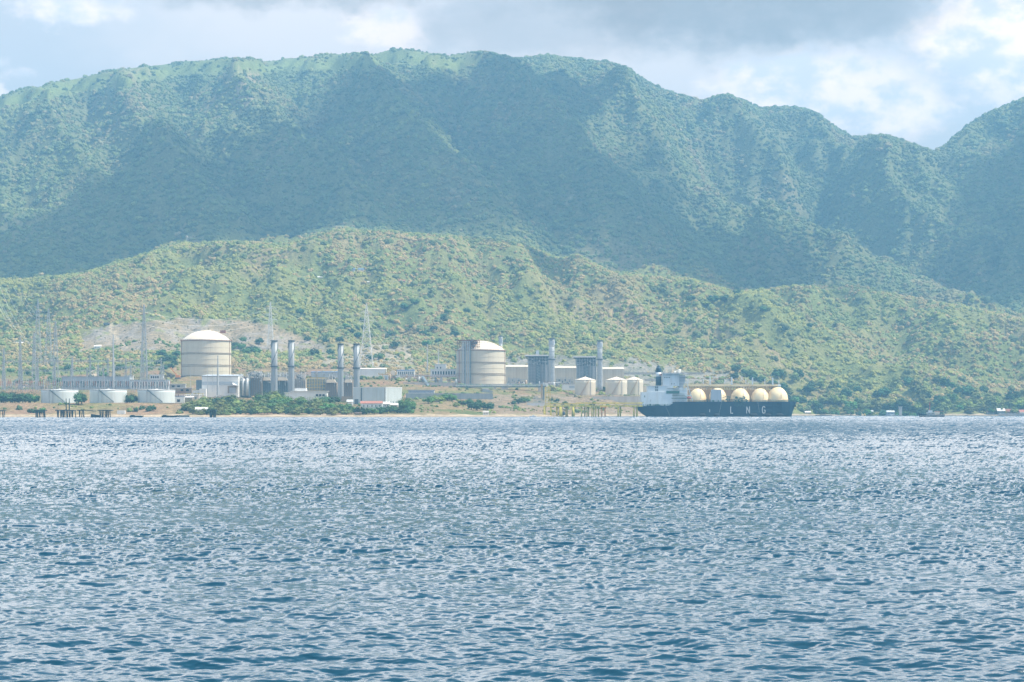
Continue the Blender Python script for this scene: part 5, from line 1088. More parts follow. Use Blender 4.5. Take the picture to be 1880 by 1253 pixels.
# ============================================================ ship
def ship():
    Y = 1990; s = Y/F
    X = lambda p: X_(p, Y)
    Z = lambda q: Z_(q, Y)+0.15
    zw = 0
    t = thing('gas_carrier_ship', 'dark blue gas carrier with yellow domed tanks moored at the jetty', 'ship', (X(1316), Y+13, 0))
    # hull as a loft: stations along x, levels in z
    st = []
    stern = [(1168.5, 746), (1170.5, 750), (1174, 754.5), (1180, 760), (1189, 766), (1205, 772)]
    lev = [0, .25, .5, .75, 1.0]
    def top(p): return Z(745.3) if p < 1230 else Z(745.3)+(Z(738.2)-Z(745.3))*min(1, (p-1230)/10) if p < 1440 else Z(738.2)+(p-1440)/25*.5
    def keel(p):
        if p < 1205: return np.interp(p, [1168.5, 1171, 1175, 1181, 1190, 1205], [Z(746.5), Z(751), Z(755.5), Z(760.5), -.4, -2.5])
        if p > 1452: return np.interp(p, [1452, 1455.5, 1458, 1461, 1465], [-2.5, -1.0, Z(758), Z(750), Z(739.5)])
        return -2.5
    ps = [1168.5, 1171, 1175, 1181, 1190, 1205, 1229, 1240, 1262, 1290, 1340, 1390, 1420, 1436, 1446, 1452, 1455.5, 1458, 1461, 1465]
    B = 13.0; rows_ = []
    for p in ps:
        bd = B*np.interp(p, [1168.5, 1175, 1200, 1230, 1405, 1435, 1452, 1465], [.62, .75, .95, 1, 1, .82, .5, .03])
        k = keel(p); tp = top(p); ring = []
        for f in lev:
            z = k+(tp-k)*f; full = np.interp(p, [1168.5, 1205, 1400, 1440, 1465], [.45, .95, 1, .55, .3]); hb = bd*(full+(1-full)*f**.8)
            ring.append((hb, z))
        rows_.append((p, ring))
    vs = []; fs = []; n = len(lev)
    for p, ring in rows_:
        for hb, z in ring: vs.append((X(p), Y+13-hb, z))
        for hb, z in reversed(ring): vs.append((X(p), Y+13+hb, z))
    m_ = 2*n
    for i in range(len(ps)-1):
        for k in range(m_): fs.append((i*m_+k, i*m_+(k+1) % m_, (i+1)*m_+(k+1) % m_, (i+1)*m_+k))
    fs.append(tuple(range(m_))[::-1]); fs.append(tuple((len(ps)-1)*m_+k for k in range(m_)))
    hull = MB().add([(a, b, c) for a, b, c in vs], [tuple(reversed(f)) for f in fs]); ho = hull.build('hull', M('hull'), t)
    r1 = MB()
    for i in range(len(ps)-1):
        for side in (-1, 1):
            a, b = rows_[i], rows_[i+1]; pa = Vector((X(a[0]), Y+13+side*a[1][-1][0]*.99, a[1][-1][1])); pb_ = Vector((X(b[0]), Y+13+side*b[1][-1][0]*.99, b[1][-1][1]))
            nn = max(1, int((pb_-pa).length/2.6))
            for j in range(nn): q = pa.lerp(pb_, j/nn); r1.bar(q, q+Vector((0, 0, 1.1)), .12)
            r1.bar(pa+Vector((0, 0, 1.1)), pb_+Vector((0, 0, 1.1)), .13)
    r1.build('railing', M('deck_green'), t)
    yf = Y-.06
    # letters on the side
    L = MB(); w_ = .75
    def seg(a, b): L.bar((X(a[0]), yf, Z(a[1])), (X(b[0]), yf, Z(b[1])), .8)
    seg((1341.5, 746.8), (1341.5, 759.5)); seg((1341.2, 759.3), (1346, 759.3))
    L.build('letter', M('white_paint'), ho); L = MB()
    seg((1370.8, 759.8), (1370.8, 747)); seg((1370.8, 747.3), (1376, 759.3)); seg((1376, 759.8), (1376, 747)); L.build('letter', M('white_paint'), ho); L = MB()
    gp = [(1404.6, 749.3), (1403.6, 747.6), (1401.6, 747), (1400, 748.6), (1399.4, 753.2), (1400, 757.9), (1401.6, 759.5), (1403.6, 759), (1404.6, 757.2), (1404.6, 753.6), (1402.3, 753.6)]
    for a, b in zip(gp[:-1], gp[1:]): seg(a, b)
    L.build('letter', M('white_paint'), ho)
    MB().pb(1302.6, 1303.5, 752, 757, Y-.1, .1).build('draught_mark', M('white_paint'), ho)
    MB().pb(1178, 1186, 748.5, 749.5, Y+1.2, .1)
    # fenders, hoses, ropes
    for a, b in ((1283, 1296), (1310, 1321.5), (1376, 1391), (1403, 1415), (1424, 1438)):
        x0, x1, zc_ = X(a), X(b), 1.7; f = MB(); n_ = 14; prof = [(0, .3), (.12, 1.1), (.3, 1.5), (.7, 1.5), (.88, 1.1), (1, .3)]
        vv = []
        for u, r_ in prof:
            for k in range(n_): vv.append((x0+(x1-x0)*u, Y-1.75+r_*math.cos(6.283*k/n_), zc_+r_*math.sin(6.283*k/n_)))
        ff = [(i*n_+k, i*n_+(k+1) % n_, (i+1)*n_+(k+1) % n_, (i+1)*n_+k) for i in range(5) for k in range(n_)]+[tuple(range(n_))[::-1], tuple(5*n_+k for k in range(n_))]
        f.add(vv, ff).build('fender', M('rubber'), t, True)
    rr = random.Random(6)
    for k in range(9):
        p = 1348.5+k*2.3; h = MB(); q = None
        for j in range(7):
            v = Vector((X(p)+.5*math.sin(j*1.1+k), Y-.35-.25*math.sin(j), Z(734+j*(1.9+.25*(k % 3))))); 
            if q: h.bar(q, v, .28)
            q = v
        h.build('loading_hose', M('deck_green'), t)
    for a, b in (((1222, 746), (1230, 765.5)), ((1325, 738.5), (1320, 760)), ((1391, 738.5), (1394, 757))):
        MB().bar((X(a[0]), yf-.1, Z(a[1])), (X(b[0]), yf-1.2, Z(b[1])), .16).build('mooring_rope', M('galvanised'), t)
    # domes
    for a, b, tp in ((1266.5, 1299.5, 713.5), (1303, 1337, 712.5), (1343.5, 1379.5, 713.2), (1381, 1416, 713.2), (1411.5, 1450, 710.8)):
        cx, r_ = X((a+b)/2), (X(b)-X(a))/2; h = Z(tp)-Z(738.6); prof = [(r_*1.0, Z(740)), (r_*1.0, Z(738.6)+h*.14)]
        for k in range(1, 13): q = k/12*math.pi/2; prof.append((r_*math.cos(q), Z(738.6)+h*.14+h*.86*math.sin(q)))
        o = MB().lathe(cx, Y+13, prof[:-1]+[(.3, Z(tp))], 40).build('gas_dome', M('tank_yellow'), t, True)
        MB().lathe(cx, Y+13, [(r_*1.0, Z(738.6)+h*.13), (r_*1.03, Z(738.6)+h*.14), (r_*1.0, Z(738.6)+h*.16)], 40).build('equator_ring', M('pipe_brown'), o)
        rb = MB(); xx = cx+.25*r_
        for j in range(8):
            a0, a1 = .1+j*.17, .1+(j+1)*.17
            pt = lambda q: Vector((xx, Y+13-math.sqrt(max(.01, (r_*math.cos(q))**2-(xx-cx)**2))-.4, Z(738.6)+h*.14+h*.86*math.sin(q)))
            if r_*math.cos(a1) > abs(xx-cx)+.5: rb.bar(pt(a0), pt(a1), .22)
        rb.build('ladder', M('pipe_brown'), o)
        # cover structure with stanchions between domes
    for p in (1265, 1300.8, 1339.8, 1380.5, 1411.5):
        b = MB()
        for dx in (-1.6, 1.6):
            for y in (Y+9, Y+20): b.bar((X(p)+dx*s, y, Z(740)), (X(p)+dx*s*2, y, Z(708)), .45)
        for q in (733, 727, 721, 715): b.bar((X(p-2), Y+9, Z(q)), (X(p+2), Y+9, Z(q)), .3); b.bar((X(p-2), Y+9, Z(q)), (X(p+2.4), Y+9, Z(q-5)), .25)
        b.build('pipe_tower', M('pipe_brown'), t)
    b = MB(); rr = random.Random(31)
    for k in range(64):
        p = 1263+k*2.6
        if p > 1430: break
        b.bar((X(p), Y+12.5, Z(708.5)), (X(p+1.3*(1 if k % 2 else -1)), Y+12.5, Z(708.5+rr.uniform(3, 7.5))), .6); b.bar((X(p), Y+12, Z(708.5)), (X(p+2), Y+12, Z(714)), .3)
        if k % 2: b.bar((X(p), Y+12.5, Z(711.6)), (X(p+5), Y+12.5, Z(711.2)), .6)
    b.build('catwalk_truss', M('pipe_brown'), t)
    b = MB().pb(1263, 1440, 716, 738.6, Y+24, 1)
    for k in range(40): b.pb(1264+k*4.3, 1265+k*4.3, 711, 738, Y+23, .8)
    for k in range(70): p = rr.uniform(1264, 1432); q = rr.uniform(710, 732); b.pb(p, p+rr.uniform(.6, 3), q, q+rr.uniform(.6, 4), Y+rr.uniform(19, 23), 1.2)
    b.build('cargo_pipe_screen', M('pipe_brown'), t)
    MB().box(X(1262), X(1435), Y+11.5, Y+14.5, Z(709.4), Z(706.0)).build('catwalk', M('tank_yellow'), t)
    b = MB()
    for k in range(86): p = 1262+k*2; b.bar((X(p), Y+11.6, Z(706.1)), (X(p), Y+11.6, Z(703.9)), .16)
    b.bar((X(1262), Y+11.6, Z(703.9)), (X(1434), Y+11.6, Z(703.9)), .24); b.build('catwalk_railing', M('pipe_brown'), t)
    for p, q in ((1265.5, 696), (1293, 696.5), (1305.8, 692), (1333, 696.5), (1345.8, 692.5), (1372, 696), (1384.3, 693.5), (1407, 696), (1421.5, 694), (1433, 698)):
        tall = q < 695; b = MB().bar((X(p), Y+12, Z(706.6)), (X(p), Y+12, Z(q)), 1.4 if tall else .8); b.bar((X(p-1), Y+12, Z(q+.2)), (X(p+1), Y+12, Z(q+.2)), .5); b.build('vent_mast', M('ship_white'), t)
    b = MB().bar((X(1265.5), Y+12, Z(695.8)), (X(1345.8), Y+12, Z(695)), .25); b.build('stay_wire', M('red_paint'), t)
    MB().box(X(1431), X(1436.5), Y+11, Y+15, Z(710), Z(706.5)).build('end_cabin', M('ship_white'), t)
    # cargo machinery house and manifold
    MB().prism([(X(1305), Z(738.8)), (X(1325), Z(738.8)), (X(1325), Z(717.5)), (X(1323), Z(715.8)), (X(1308), Z(715.8)), (X(1306), Z(718))], Y+1.5, Y+7).build('machinery_house', M('grey_panel'), t)
    b = MB(); rr = random.Random(77)
    for k in range(46): p = rr.uniform(1296, 1376); q = rr.uniform(727, 737) if 1325 < p < 1370 else rr.uniform(733, 738); b.pb(p, p+rr.uniform(1, 3.5), q, min(738.8, q+rr.uniform(1, 3)), Y+.6+rr.random()*3, 1.5)
    b.build('manifold', M('deck_green'), t); b = MB()
    for k in range(20): p = rr.uniform(1322, 1352); q = rr.uniform(727, 735); b.bar((X(p), Y+2, Z(q)), (X(p+rr.uniform(2, 9)), Y+2, Z(q)), .4)
    b.build('manifold_pipes', M('pipe_brown'), t)
    # superstructure
    H1 = MB().pb(1178, 1235, 720.3, 746, Y+2, 22).build('stern_house', M('ship_white'), t); MB().pb(1189.5, 1236, 709.2, 720.2, Y+3, 20).build('upper_house', M('ship_white'), t)
    MB().pb(1188.8, 1224, 708.4, 709.2, Y+2.5, 21).build('deck_edge', M('white_paint'), t)
    MB().pb(1235.1, 1262, 712, 738.5, Y+4, 18).build('accommodation', M('ship_white'), t)
    MB().pb(1217, 1247, 686.5, 709.1, Y+5, 16).build('bridge_tower', M('ship_white'), t); MB().pb(1247.1, 1258, 689, 711.9, Y+6, 14).build('bridge_front', M('grey_panel'), t)  # bridge front greyer than the tower: its blue shade is put into the colour
    MB().pb(1215.5, 1262, 685.2, 686.4, Y+2, 22).build('bridge_wing', M('white_paint'), t); MB().pb(1246, 1264, 690.5, 691.5, Y+3, 20).build('deck_edge', M('white_paint'), t)
    for k in range(4): MB().pb(1220+k*2.9, 1221.2+k*2.9, 692.6, 694.4, Y+4.92, .1).build('window', M('glass_dark'), t)
    for p in (1232.5, 1237): MB().pb(p, p+1.3, 704.2, 706, Y+4.92, .1).build('window', M('glass_dark'), t)
    for a, b in ((1202.8, 1205.2), (1205.8, 1208.2)):
        for q in (709.8, 714.8): MB().pb(a, b, q, q+3.6, Y+2.85, .2).build('louvre', M('dark_panel'), t)
    MB().pb(1183, 1184.5, 726.5, 730, Y+1.9, .15).build('door', M('deck_green'), t); MB().pb(1194, 1195.2, 734, 738, Y+1.9, .15).build('door', M('grey_panel'), t)
    for q0, q1, a, b in ((712.5, 714.2, 1225, 1247), (718, 722.8, 1223.5, 1247.5), (731, 732, 1233, 1262), (725.5, 726.3, 1234, 1262)): MB().pb(a, b, q0, q1, Y+1.6 if q0 > 717 and q1 > 722 else Y+2.2, 1.2).build('gallery', M('deck_green' if q0 > 715 else 'galvanised'), t)
    for q in (696, 702, 708, 716, 722, 728): MB().pb(1247.5, 1262.5, q, q+.5, Y+3.6, 1).build('deck_edge', M('white_paint'), t)
    b = MB()
    for k in range(18): b.bar((X(1179+k*3.1), Y+1.6, Z(745.5)), (X(1179+k*3.1), Y+1.6, Z(742.4)), .3)
    for k in range(12): p = rr.uniform(1180, 1225); b.pb(p, p+rr.uniform(1, 3), 742+rr.random()*2, 745.6, Y+.6, 1)
    b.build('mooring_gear', M('deck_green'), t)
    fx = X(1210.8); zf = MB(); MB().lathe(fx, Y+12, [(3.0, Z(709)), (2.9, Z(691.6))], 20).build('funnel', M('hull'), t, True)
    MB().lathe(fx, Y+12, [(2.85, Z(691.5)), (2.8, Z(684))], 20).build('funnel_band', M('ship_white'), t, True); MB().pb(1211, 1215, 687.3, 690, Y+9.0, .2).build('funnel_badge', M('red_paint'), t)
    MB().lathe(fx, Y+12, [(2.75, Z(683.9)), (2.6, Z(676.5)), (2.1, Z(675)), (1.2, Z(674.5)), (1.1, Z(672.5)), (.9, Z(671))], 20).build('funnel_top', M('hull'), t, True)
    for p in (1225.8, 1237):
        b = MB(); x = X(p); b.bar((x, Y+12, Z(686)), (x, Y+12, Z(670)), .7, .3)
        for d_ in (-1, 1): b.bar((x, Y+12, Z(674)), (x+d_*3.2, Y+12, Z(667)), .4); b.bar((x+d_*3.2, Y+12, Z(667)), (x+d_*3.2, Y+12, Z(664.5)), .5)
        b.bar((x-2.5, Y+12, Z(673)), (x+2.5, Y+12, Z(673)), .35); b.bar((x-1.5, Y+12, Z(678)), (x+1.5, Y+12, Z(678)), .3); b.bar((x-2, Y+12, Z(686)), (x, Y+12, Z(677)), .3); b.build('radar_mast', M('dome_cream'), t)
    b = MB().lathe(X(1249.2), Y+12, [(1.1, Z(685.2)), (1.1, Z(682.5)), (1.6, Z(680.5)), (1.2, Z(678.5)), (.1, Z(678))], 14); b.build('radome', M('white_paint'), t, True)
    b = MB().lathe(X(1240), Y+6, [(.8, Z(685)), (1.3, Z(683)), (.1, Z(681.4))], 12); b.build('satellite_dish', M('white_paint'), t, True)
    dm = MB(); cx, cz = X(1256.8), Z(709.8); dm.add([(cx-1.3, Y+2.6, cz), (cx, Y+2.6, cz-3.2), (cx+1.3, Y+2.6, cz), (cx, Y+2.6, cz+3.2), (cx-1.3, Y+2.9, cz), (cx, Y+2.9, cz-3.2), (cx+1.3, Y+2.9, cz), (cx, Y+2.9, cz+3.2)], [(0,1,2,3),(7,6,5,4),(0,4,5,1),(1,5,6,2),(2,6,7,3),(3,7,4,0)]).build('yellow_diamond', M('tank_yellow'), t)
    lb = MB(); vv = []; n_ = 10
    for u, r_ in ((0, .15), (.15, .8), (.5, 1.15), (.85, .8), (1, .15)):
        for k in range(n_): vv.append((X(1261)+(X(1270)-X(1261))*u, Y+2+r_*math.cos(6.283*k/n_), Z(731)+r_*math.sin(6.283*k/n_)))
    lb.add(vv, [(i*n_+k, i*n_+(k+1) % n_, (i+1)*n_+(k+1) % n_, (i+1)*n_+k) for i in range(4) for k in range(n_)]).build('lifeboat', M('red_paint'), t, True)
    MB().bar((X(1260.5), Y+2.5, Z(701)), (X(1272.5), Y+2.5, Z(737.5)), .8).build('crane_boom', M('ship_white'), t); MB().pb(1258, 1270, 726, 727, Y+1.5, 2).build('davit', M('ship_white'), t)
    b = MB()
    for k in range(7): b.bar((X(1452+k*1.8), Y+10, Z(738.5)), (X(1452+k*1.8), Y+10, Z(734+k % 3)), .4)
    b.pb(1450, 1455, 733.5, 738.4, Y+9, 4); b.build('bow_gear', M('deck_green'), t)
    MB().pb(1279, 1283.5, 742.6, 744, Y-.25, .3).build('hull_recess', M('rubber'), ho); MB().pb(1426.5, 1431, 742.2, 743.4, Y+1.3, .4).build('hull_recess', M('rubber'), ho)
    an = MB(); an.box(X(1461.5), X(1464), Y+10.5, Y+12, Z(748), Z(744)); an.build('anchor', M('rubber'), t)
ship()
# ---- small vessels
def boat(label, px0, px1, Y, h, hullm, cab, name='fishing_boat', extra=None):
    x0, x1 = X_(px0, Y), X_(px1, Y); L_ = x1-x0; t = thing(name, label, 'boat', ((x0+x1)/2, Y, 0)); B = L_*.13; vs = []; fs = []; st = [(0, .35, 1.35), (.1, .8, 1.15), (.35, 1, .9), (.7, 1, .85), (.95, .85, .95), (1, .7, 1.0)]
    for u, w, hh in st: x = x0+L_*u; vs += [(x, Y-B*w, h*hh), (x+L_*.02*(u < .2), Y-B*w*.6, -.5), (x+L_*.02*(u < .2), Y+B*w*.6, -.5), (x, Y+B*w, h*hh)]
    for i in range(5):
        for k in range(4): fs.append((i*4+k, (i+1)*4+k, (i+1)*4+(k+1) % 4, i*4+(k+1) % 4))
    fs += [(0,1,2,3), (23,22,21,20)]; MB().add(vs, fs).build('hull', M(hullm), t)
    for (a, b, z0, z1, m_) in cab: MB().box(x0+L_*a, x0+L_*b, Y-B*.6, Y+B*.6, z0, z1).build('cabin', M(m_), t)
    return t, x0, L_
t, x0, L_ = boat('dark tugboat with a red mast lying off the right beach', 1687, 1734, 1900, 2.3, 'hull', [(.3, .62, 2.0, 4.4, 'tank_white'), (.38, .52, 4.41, 6.3, 'ship_white'), (.62, .8, 2, 4.9, 'dome_cream')], 'tugboat')
MB().bar((X_(1707, 1900), 1900, 6.3), (X_(1707, 1900), 1900, Z_(738, 1900)), .7, .4).build('mast', M('red_paint'), t); MB().box(x0+L_*.62, x0+L_*.97, 1898.5, 1901.5, 4.91, 5.3).build('awning', M('red_roof'), t)
b = MB()
for k in range(12): b.bar((x0+L_*(.05+k*.08), 1897.4, 2.2), (x0+L_*(.05+k*.08), 1897.4, 3.3), .15)
b.build('railing', M('galvanised'), t); MB().box(x0+L_*.0, x0+L_*1.0, 1896.6, 1896.9, .9, 1.25).build('rubbing_strake', M('tank_white'), t)
for k in range(5): MB().box(x0+L_*(.33+k*.055), x0+L_*(.36+k*.055), 1898.05, 1898.2, 2.9, 3.7).build('window', M('glass_dark'), t)
boat('small white boat lying left of the jetty start', 972, 985, 1880, .8, 'ship_white', [(.35, .7, .7, 1.5, 'ship_white')], 'motor_boat')
boat('tiny dark boat far right on the water near the sea wall', 1772, 1777.5, 2300, .8, 'hull', [(.4, .8, .6, 1.5, 'grey_panel')], 'motor_boat')
boat('thin dark outrigger boat just right of the ship bow', 1497, 1527, 2560, .9, 'stack_steel', [(.3, .6, .8, 1.5, 'tan_panel')], 'outrigger_boat')
boat('thin pale outrigger boat in front of the grey shack', 1625, 1650, 2600, .8, 'ship_white', [(.4, .6, .7, 1.4, 'white_paint')], 'outrigger_boat')
solo('floating_buoy', MB().lathe(X_(1587.5, 2500), 2500, [(.9, -.4), (.9, 1.6), (.3, 3.4)], 10), M('yellow_paint'), 'small yellow buoy on the water between the ship and the tugboat', 'buoy')
# ---- right shore
gable('beach_house', 'tiny white-roofed hut on the beach right of the ship bow', 1478, 1489, 757.5, 755, 762, 2692, 7, 'tan_panel', 'white_paint')
gable('beach_house', 'grey shack with a pale roof left of the tugboat', 1628, 1643, 757, 754, 762, 2695, 8, 'grey_panel', 'tank_white', [1632, 1638])
gable('beach_house', 'low brown shack in the trees between the ship and the grey shack', 1592, 1604, 756, 753.5, 760, 2715, 7, 'tan_panel', 'tank_white')
gable('beach_house', 'white-roofed house at the left end of the right shore hamlet', 1831, 1846, 755, 750, 761, 2700, 10, 'dark_panel', 'white_paint')
gable('beach_house', 'rusty-roofed house in the middle of the right shore hamlet', 1846, 1861, 756, 751, 761, 2712, 10, 'tan_panel', 'rust')
gable('beach_house', 'red-roofed house cut by the right edge', 1872, 1888, 757, 752.5, 761, 2700, 10, 'white_paint', 'red_roof')
gable('beach_house', 'dark low hut left of the white-roofed house in the right hamlet', 1812, 1829, 758, 754.5, 761, 2705, 8, 'dark_panel', 'bark')
t = thing('stone_pillar', 'pinkish stone pillar standing on the beach left of the tugboat', 'pillar', P(1653.5, 762, 2695)); add(t, 'shaft', 1651, 1656.2, 748, 763, 2695, 4, 'pale_concrete'); add(t, 'cap', 1650.3, 1657, 746.8, 748, 2694.5, 5, 'pale_concrete')
b = MB().prism([(X_(1834, 2660), -1), (X_(1900, 2660), -1), (X_(1900, 2660), 3.2), (X_(1840, 2660), 3.0), (X_(1836, 2660), 2.2)], 2660, 2668); solo('sea_wall', b, M('concrete'), 'low grey sea wall at the right edge in front of the hamlet', 'wall')
# ---- hillside houses
for a in [('white_paint', 'white_paint', 575, 602, 508, 511, 'white L-shaped house on the foothill above the stacks'), ('blue_roof', 'tank_white', 636, 652, 493.5, 496, 'blue-roofed house highest on the foothill'), ('blue_roof', 'white_paint', 655, 668, 494, 497, 'small blue-roofed house right of the highest blue-roofed one'),
          ('white_paint', 'tan_panel', 674, 681, 517, 519.5, 'tiny white-roofed house below the blue-roofed ones'), ('rust', 'tan_panel', 731, 744, 515, 518, 'brown-roofed house farthest right on the foothill'), ('white_paint', 'white_paint', 172, 185, 635, 638, 'white shed beside the dirt road behind the switchyard'), ('white_paint', 'tan_panel', 24, 42, 629.5, 631, 'low white-roofed shed on the left slope')]:
    pxm = (a[2]+a[3])/2; ys = np.arange(2560, 3500, 4.0); hs = Hat(np.full(len(ys), pxm), ys); sp = HZ-(hs-CH)*F/ys; Y = float(ys[np.argmin(np.abs(sp-a[5]-2))])
    gable('hill_house', a[6], a[2], a[3], a[4]+1.2, a[4]-1.5, a[5]+1.5, Y, 9, a[1], a[0], [pxm-3, pxm+3] if a[3]-a[2] > 10 else [])
ys = np.arange(3200, 3420, 4.0); t = thing('water_tower', 'small water tower on the crest of the left foothill', 'tower', ground_at(343, 3400)); q = ground_at(343, 3400)
MB().lathe(q.x, q.y, [(1.8, q.z+9), (2, q.z+9.6), (2, q.z+11.4), (.6, q.z+12.4)], 14).build('tank', M('concrete'), t); b = MB()
for a in range(4): b.bar((q.x+2*math.cos(a*1.57), q.y+3*math.sin(a*1.57), q.z-1), (q.x+1.6*math.cos(a*1.57), q.y+1.6*math.sin(a*1.57), q.z+9), .4)
b.build('leg_frame', M('concrete'), t)
ys = np.arange(2600, 2900, 4.0); q = ground_at(196, 2800); t = thing('parked_truck', 'dark truck parked at the top of the dirt road', 'truck', q)
MB().box(q.x-4.5, q.x+2, q.y-1.3, q.y+1.3, q.z+.9, q.z+3.9).build('body', M('dark_panel'), t); MB().box(q.x+2.1, q.x+4.2, q.y-1.2, q.y+1.2, q.z+.9, q.z+3.1).build('cab', M('dark_steel'), t)
for dx in (-3, 2.8): MB().add(*[(lambda n_: ([(q.x+dx+.9*math.cos(6.283*k/n_), q.y+s*1.4, q.z+.9+.9*math.sin(6.283*k/n_)) for s in (-1, 1) for k in range(n_)], [tuple(range(n_)), tuple(range(n_, 2*n_))[::-1]]+[(k, n_+k, n_+(k+1) % n_, (k+1) % n_) for k in range(n_)]))(12)][0]).build('wheel', M('rubber'), t)

# ============================================================ individual trees
def tree_proto(k, leafm, h=1.0, wide=1.0):
    """unit tree: height 1, crown of leaf clumps over a forked trunk"""
    t = thing('tree', '', 'tree', (0, 0, 0)); r = random.Random(100+k); b = MB(); b.bar((0, 0, -.08), (.01, 0, .38), .075, .05, 7)
    for a in range(5):
        an = a*1.26+r.random(); b.bar((.01, 0, .25+.03*a), (.22*wide*math.cos(an), .22*wide*math.sin(an), .55+.1*r.random()), .035, .015, 5)
    b.build('trunk', M('bark'), t); c = MB()
    for j in range(22):
        an = r.uniform(0, 6.28); d = .36*wide*math.sqrt(r.random()); z = .16+.68*r.random()*(1-.6*(d/.4)**2)+.06
        c.blob((d*math.cos(an), d*math.sin(an), z), r.uniform(.09, .19), 1, .35, k*100+j, .8)
    for j in range(420):
        an = r.uniform(0, 6.28); el = r.uniform(-.9, 1.5); R_ = r.uniform(.85, 1.12); p = Vector((.46*wide*R_*math.cos(an)*math.cos(el), .46*wide*R_*math.sin(an)*math.cos(el), .52+.44*R_*math.sin(el)*r.uniform(.8, 1)))
        u = Vector((r.uniform(-1, 1), r.uniform(-1, 1), r.uniform(-1, 1)))*.042; v = Vector((r.uniform(-1, 1), r.uniform(-1, 1), r.uniform(-1, 1)))*.042; c.add([p, p+u, p+v], [(0, 1, 2)])
    c.build('crown', M(leafm), t); return t
PROTO = [tree_proto(0, 'leaf_dark'), tree_proto(1, 'leaf_olive', wide=1.3), tree_proto(2, 'leaf_green', wide=1.15), tree_proto(3, 'leaf_yellow', wide=1.1), tree_proto(4, 'leaf_dark', wide=1.25), tree_proto(5, 'leaf_olive', wide=.9)]
pused = set()
def plant_tree(pi, loc, h, label, group, w=1.0):
    o = PROTO[pi]; rz = random.uniform(0, 6.28); sc_ = (h*w, h*w, h)
    if pi not in pused:
        pused.add(pi); o.location = loc; o.rotation_euler = (0, 0, rz); o.scale = sc_; o['label'] = label; o['group'] = group
    else: dup(o, loc, label, group, rz, sc_)
KW = {0: 'dark green', 1: 'spreading olive', 2: 'fresh green', 3: 'yellow-green', 4: 'broad dark green', 5: 'slim olive'}
rt = random.Random(21)
def row(n, pxa, pxb, Ya, Yb, hmin, hmax, where, grp, kinds, w=1.2, pyb=None):
    for i in range(n):
        px = pxa+(pxb-pxa)*(i+rt.random()*.8)/n; Y = rt.uniform(Ya, Yb); k = rt.choice(kinds); p = ground_at(px, Y)
        plant_tree(k, p-Vector((0, 0, .3)), rt.uniform(hmin, hmax), '%s tree %s' % (KW[k], where), grp+', '+KW[k]+' ones', w)
row(13, -6, 66, 1868, 1890, 9, 12.5, 'in the hedge left of the squat white tanks', 'hedge trees left of the tanks', [0, 4, 2], 1.1)
row(5, 227, 247, 1868, 1885, 8, 10.5, 'between the middle and right squat white tanks', 'trees between the tanks', [0, 4], 1.0)
row(2, 141, 155, 1835, 1842, 11, 14, 'on the bank between the left and middle squat tanks', 'pair of trees on the bank', [0], .9)
row(22, 352, 640, 1775, 1800, 6.5, 9, 'in the front of the beach thicket below the stacks', 'front of the beach thicket', [1, 1, 5, 4], 1.35)
row(24, 345, 642, 1805, 1835, 8.5, 12.5, 'in the middle of the beach thicket below the stacks', 'middle of the beach thicket', [1, 1, 5, 2], 1.35)
row(20, 372, 600, 1840, 1870, 9.5, 13, 'at the back of the beach thicket below the stacks', 'back of the beach thicket', [1, 5, 4, 2], 1.3)
row(3, 484, 520, 1872, 1880, 14, 16, 'standing brightest over the thicket under the first grey stack', 'bright trees over the thicket', [2, 3], 1.5)
row(4, 580, 622, 1900, 1915, 7, 9, 'beside the flat white pavilion', 'trees beside the pavilion', [0, 4], 1.3)
row(8, 640, 700, 1800, 1822, 5, 9, 'round the red-roofed house', 'trees round the red-roofed house', [0, 4, 2], 1.1)
row(9, 700, 760, 1805, 1850, 4.5, 8, 'on the bank right of the white gabled house', 'trees right of the gabled house', [0, 2, 4], 1.2)
row(3, 738, 757, 1862, 1880, 11, 14, 'at the right corner of the blue-grey warehouse', 'trees at the warehouse corner', [0, 2], 1.0)
row(10, 780, 860, 1930, 2010, 5, 9, 'on the green bank below the long grey wall', 'trees on the green bank', [2, 3, 4], 1.4)
row(7, 858, 905, 1930, 1990, 7, 11, 'clustered below the concrete ramp', 'trees below the concrete ramp', [0, 4, 0], 1.2)
row(5, 940, 975, 2110, 2160, 5, 8, 'on the tan bank left of the tower post', 'shrubby trees left of the tower post', [4, 2], 1.3)
row(9, 1010, 1125, 2150, 2205, 3.5, 6, 'on the stony bank behind the jetty', 'shrubby trees behind the jetty', [4, 2, 5], 1.3)
row(5, 52, 82, 1790, 1800, 3.5, 6, 'on the brown bank above the square pile pier', 'shrubs above the square pier', [2, 4], 1.2)
row(5, 248, 290, 1795, 1815, 4, 6.5, 'on the brown bank below the right squat tank', 'shrubs below the right squat tank', [4, 0], 1.1)
row(6, 326, 352, 1790, 1830, 4, 7, 'at the left end of the beach thicket', 'shrubs at the thicket end', [1, 4], 1.2)
row(6, 360, 420, 1770, 1776, 3, 4.5, 'low at the sand beside the white hut', 'low shrubs beside the white hut', [1, 5], 1.6)
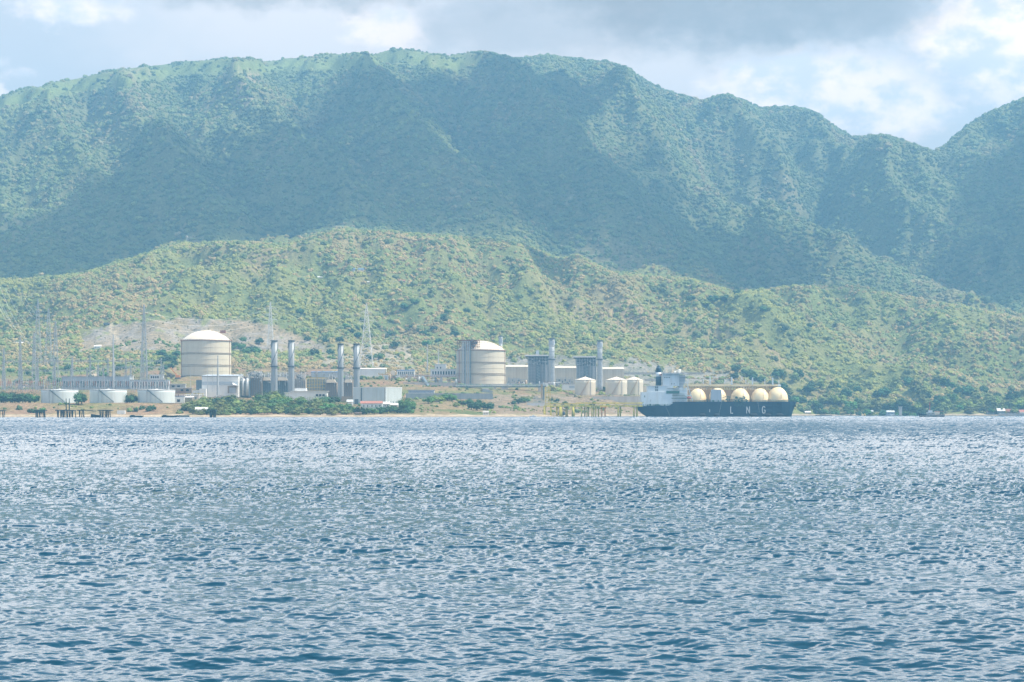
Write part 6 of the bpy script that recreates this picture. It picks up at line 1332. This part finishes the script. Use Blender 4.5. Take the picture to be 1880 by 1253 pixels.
# right shore wood in three tiers
row(34, 1440, 1895, 2702, 2728, 8, 14, 'in the lowest tier of the right shore wood', 'lowest tier of the right shore wood', [1, 4, 2, 5, 0], 1.15)
row(34, 1430, 1895, 2735, 2775, 12, 20, 'in the middle tier of the right shore wood', 'middle tier of the right shore wood', [1, 0, 4, 2, 3, 5], 1.1)
row(34, 1420, 1895, 2785, 2850, 12, 20, 'in the upper tier of the right shore wood', 'upper tier of the right shore wood', [0, 4, 0, 5, 1], 1.05)
row(8, 1340, 1430, 2700, 2790, 10, 16, 'in the wood behind the ship tanks', 'wood behind the ship tanks', [0, 4, 2], 1.1)
# rounded trees standing out on the foothill
row(12, 420, 480, 2640, 2760, 7, 11, 'below the stony slope behind the large left tank', 'trees below the stony slope', [0, 4, 2], 1.3)
row(14, 545, 740, 2640, 2900, 7, 12, 'scattered on the foothill above the long white hangar', 'foothill trees above the hangar', [0, 4, 2], 1.3)
row(12, 740, 860, 2640, 3000, 8, 12, 'scattered on the foothill left of the large right tank', 'foothill trees left of the right tank', [0, 4, 2], 1.3)
row(10, 290, 326, 2420, 2640, 8, 13, 'clustered left of the large left tank', 'trees left of the large left tank', [0, 4, 2], 1.2)
row(12, 20, 240, 2300, 2560, 6, 10, 'scattered behind the switchyard', 'trees behind the switchyard', [0, 4, 2], 1.3)
row(10, 1250, 1500, 2880, 3100, 9, 14, 'on the grassy slope above the ship', 'round trees above the ship', [0, 4, 3], 1.4)
# scrub on the low ground of the plant, one mass
px, Y, X, z = scatter(30000, 1760, 2700, lambda px, Y, X, z: (z > 3.5) & (rng.uniform(size=len(px)) < np.clip(.35+noise2(X/40, Y/40)*1.5, 0, 1)) & (((px < 330) & (Y > 2240)) | ((px > 640) & (px < 1180) & (Y < 2420) & (noise2(X/25+3, Y/18) > -.05)) | ((px > 560) & (px < 850) & (Y > 2290) & (Y < 2700) & ((Y < 2370) | (Y > 2480))) | ((px < 700) & (Y > 1765) & (Y < 1850) & (noise2(X/20, Y/12) > .12)) | ((px > 930) & (px < 1180) & (Y < 2210) & (noise2(X/22, Y/22) > .05)) | ((px > 1420) & (Y > 2700)) | ((px > 410) & (px < 650) & (Y > 2520))), None)
shore = (px > 1400) & (Y > 2695); rad = np.clip(np.exp(rng.normal(.15, .4, len(px))), .6, 3.2)*np.where(shore, 2.1, np.where(Y > 2290, 1.5, 1)); forest('lowland_scrub', 'low mixed scrub dotted over the banks and terraces', np.stack([X, Y, z+rad*.2], -1), rad, tintsel(X, Y, [.1, .25, .2, 0, .1, 0])*np.where(shore, .55, 1)[:, None])
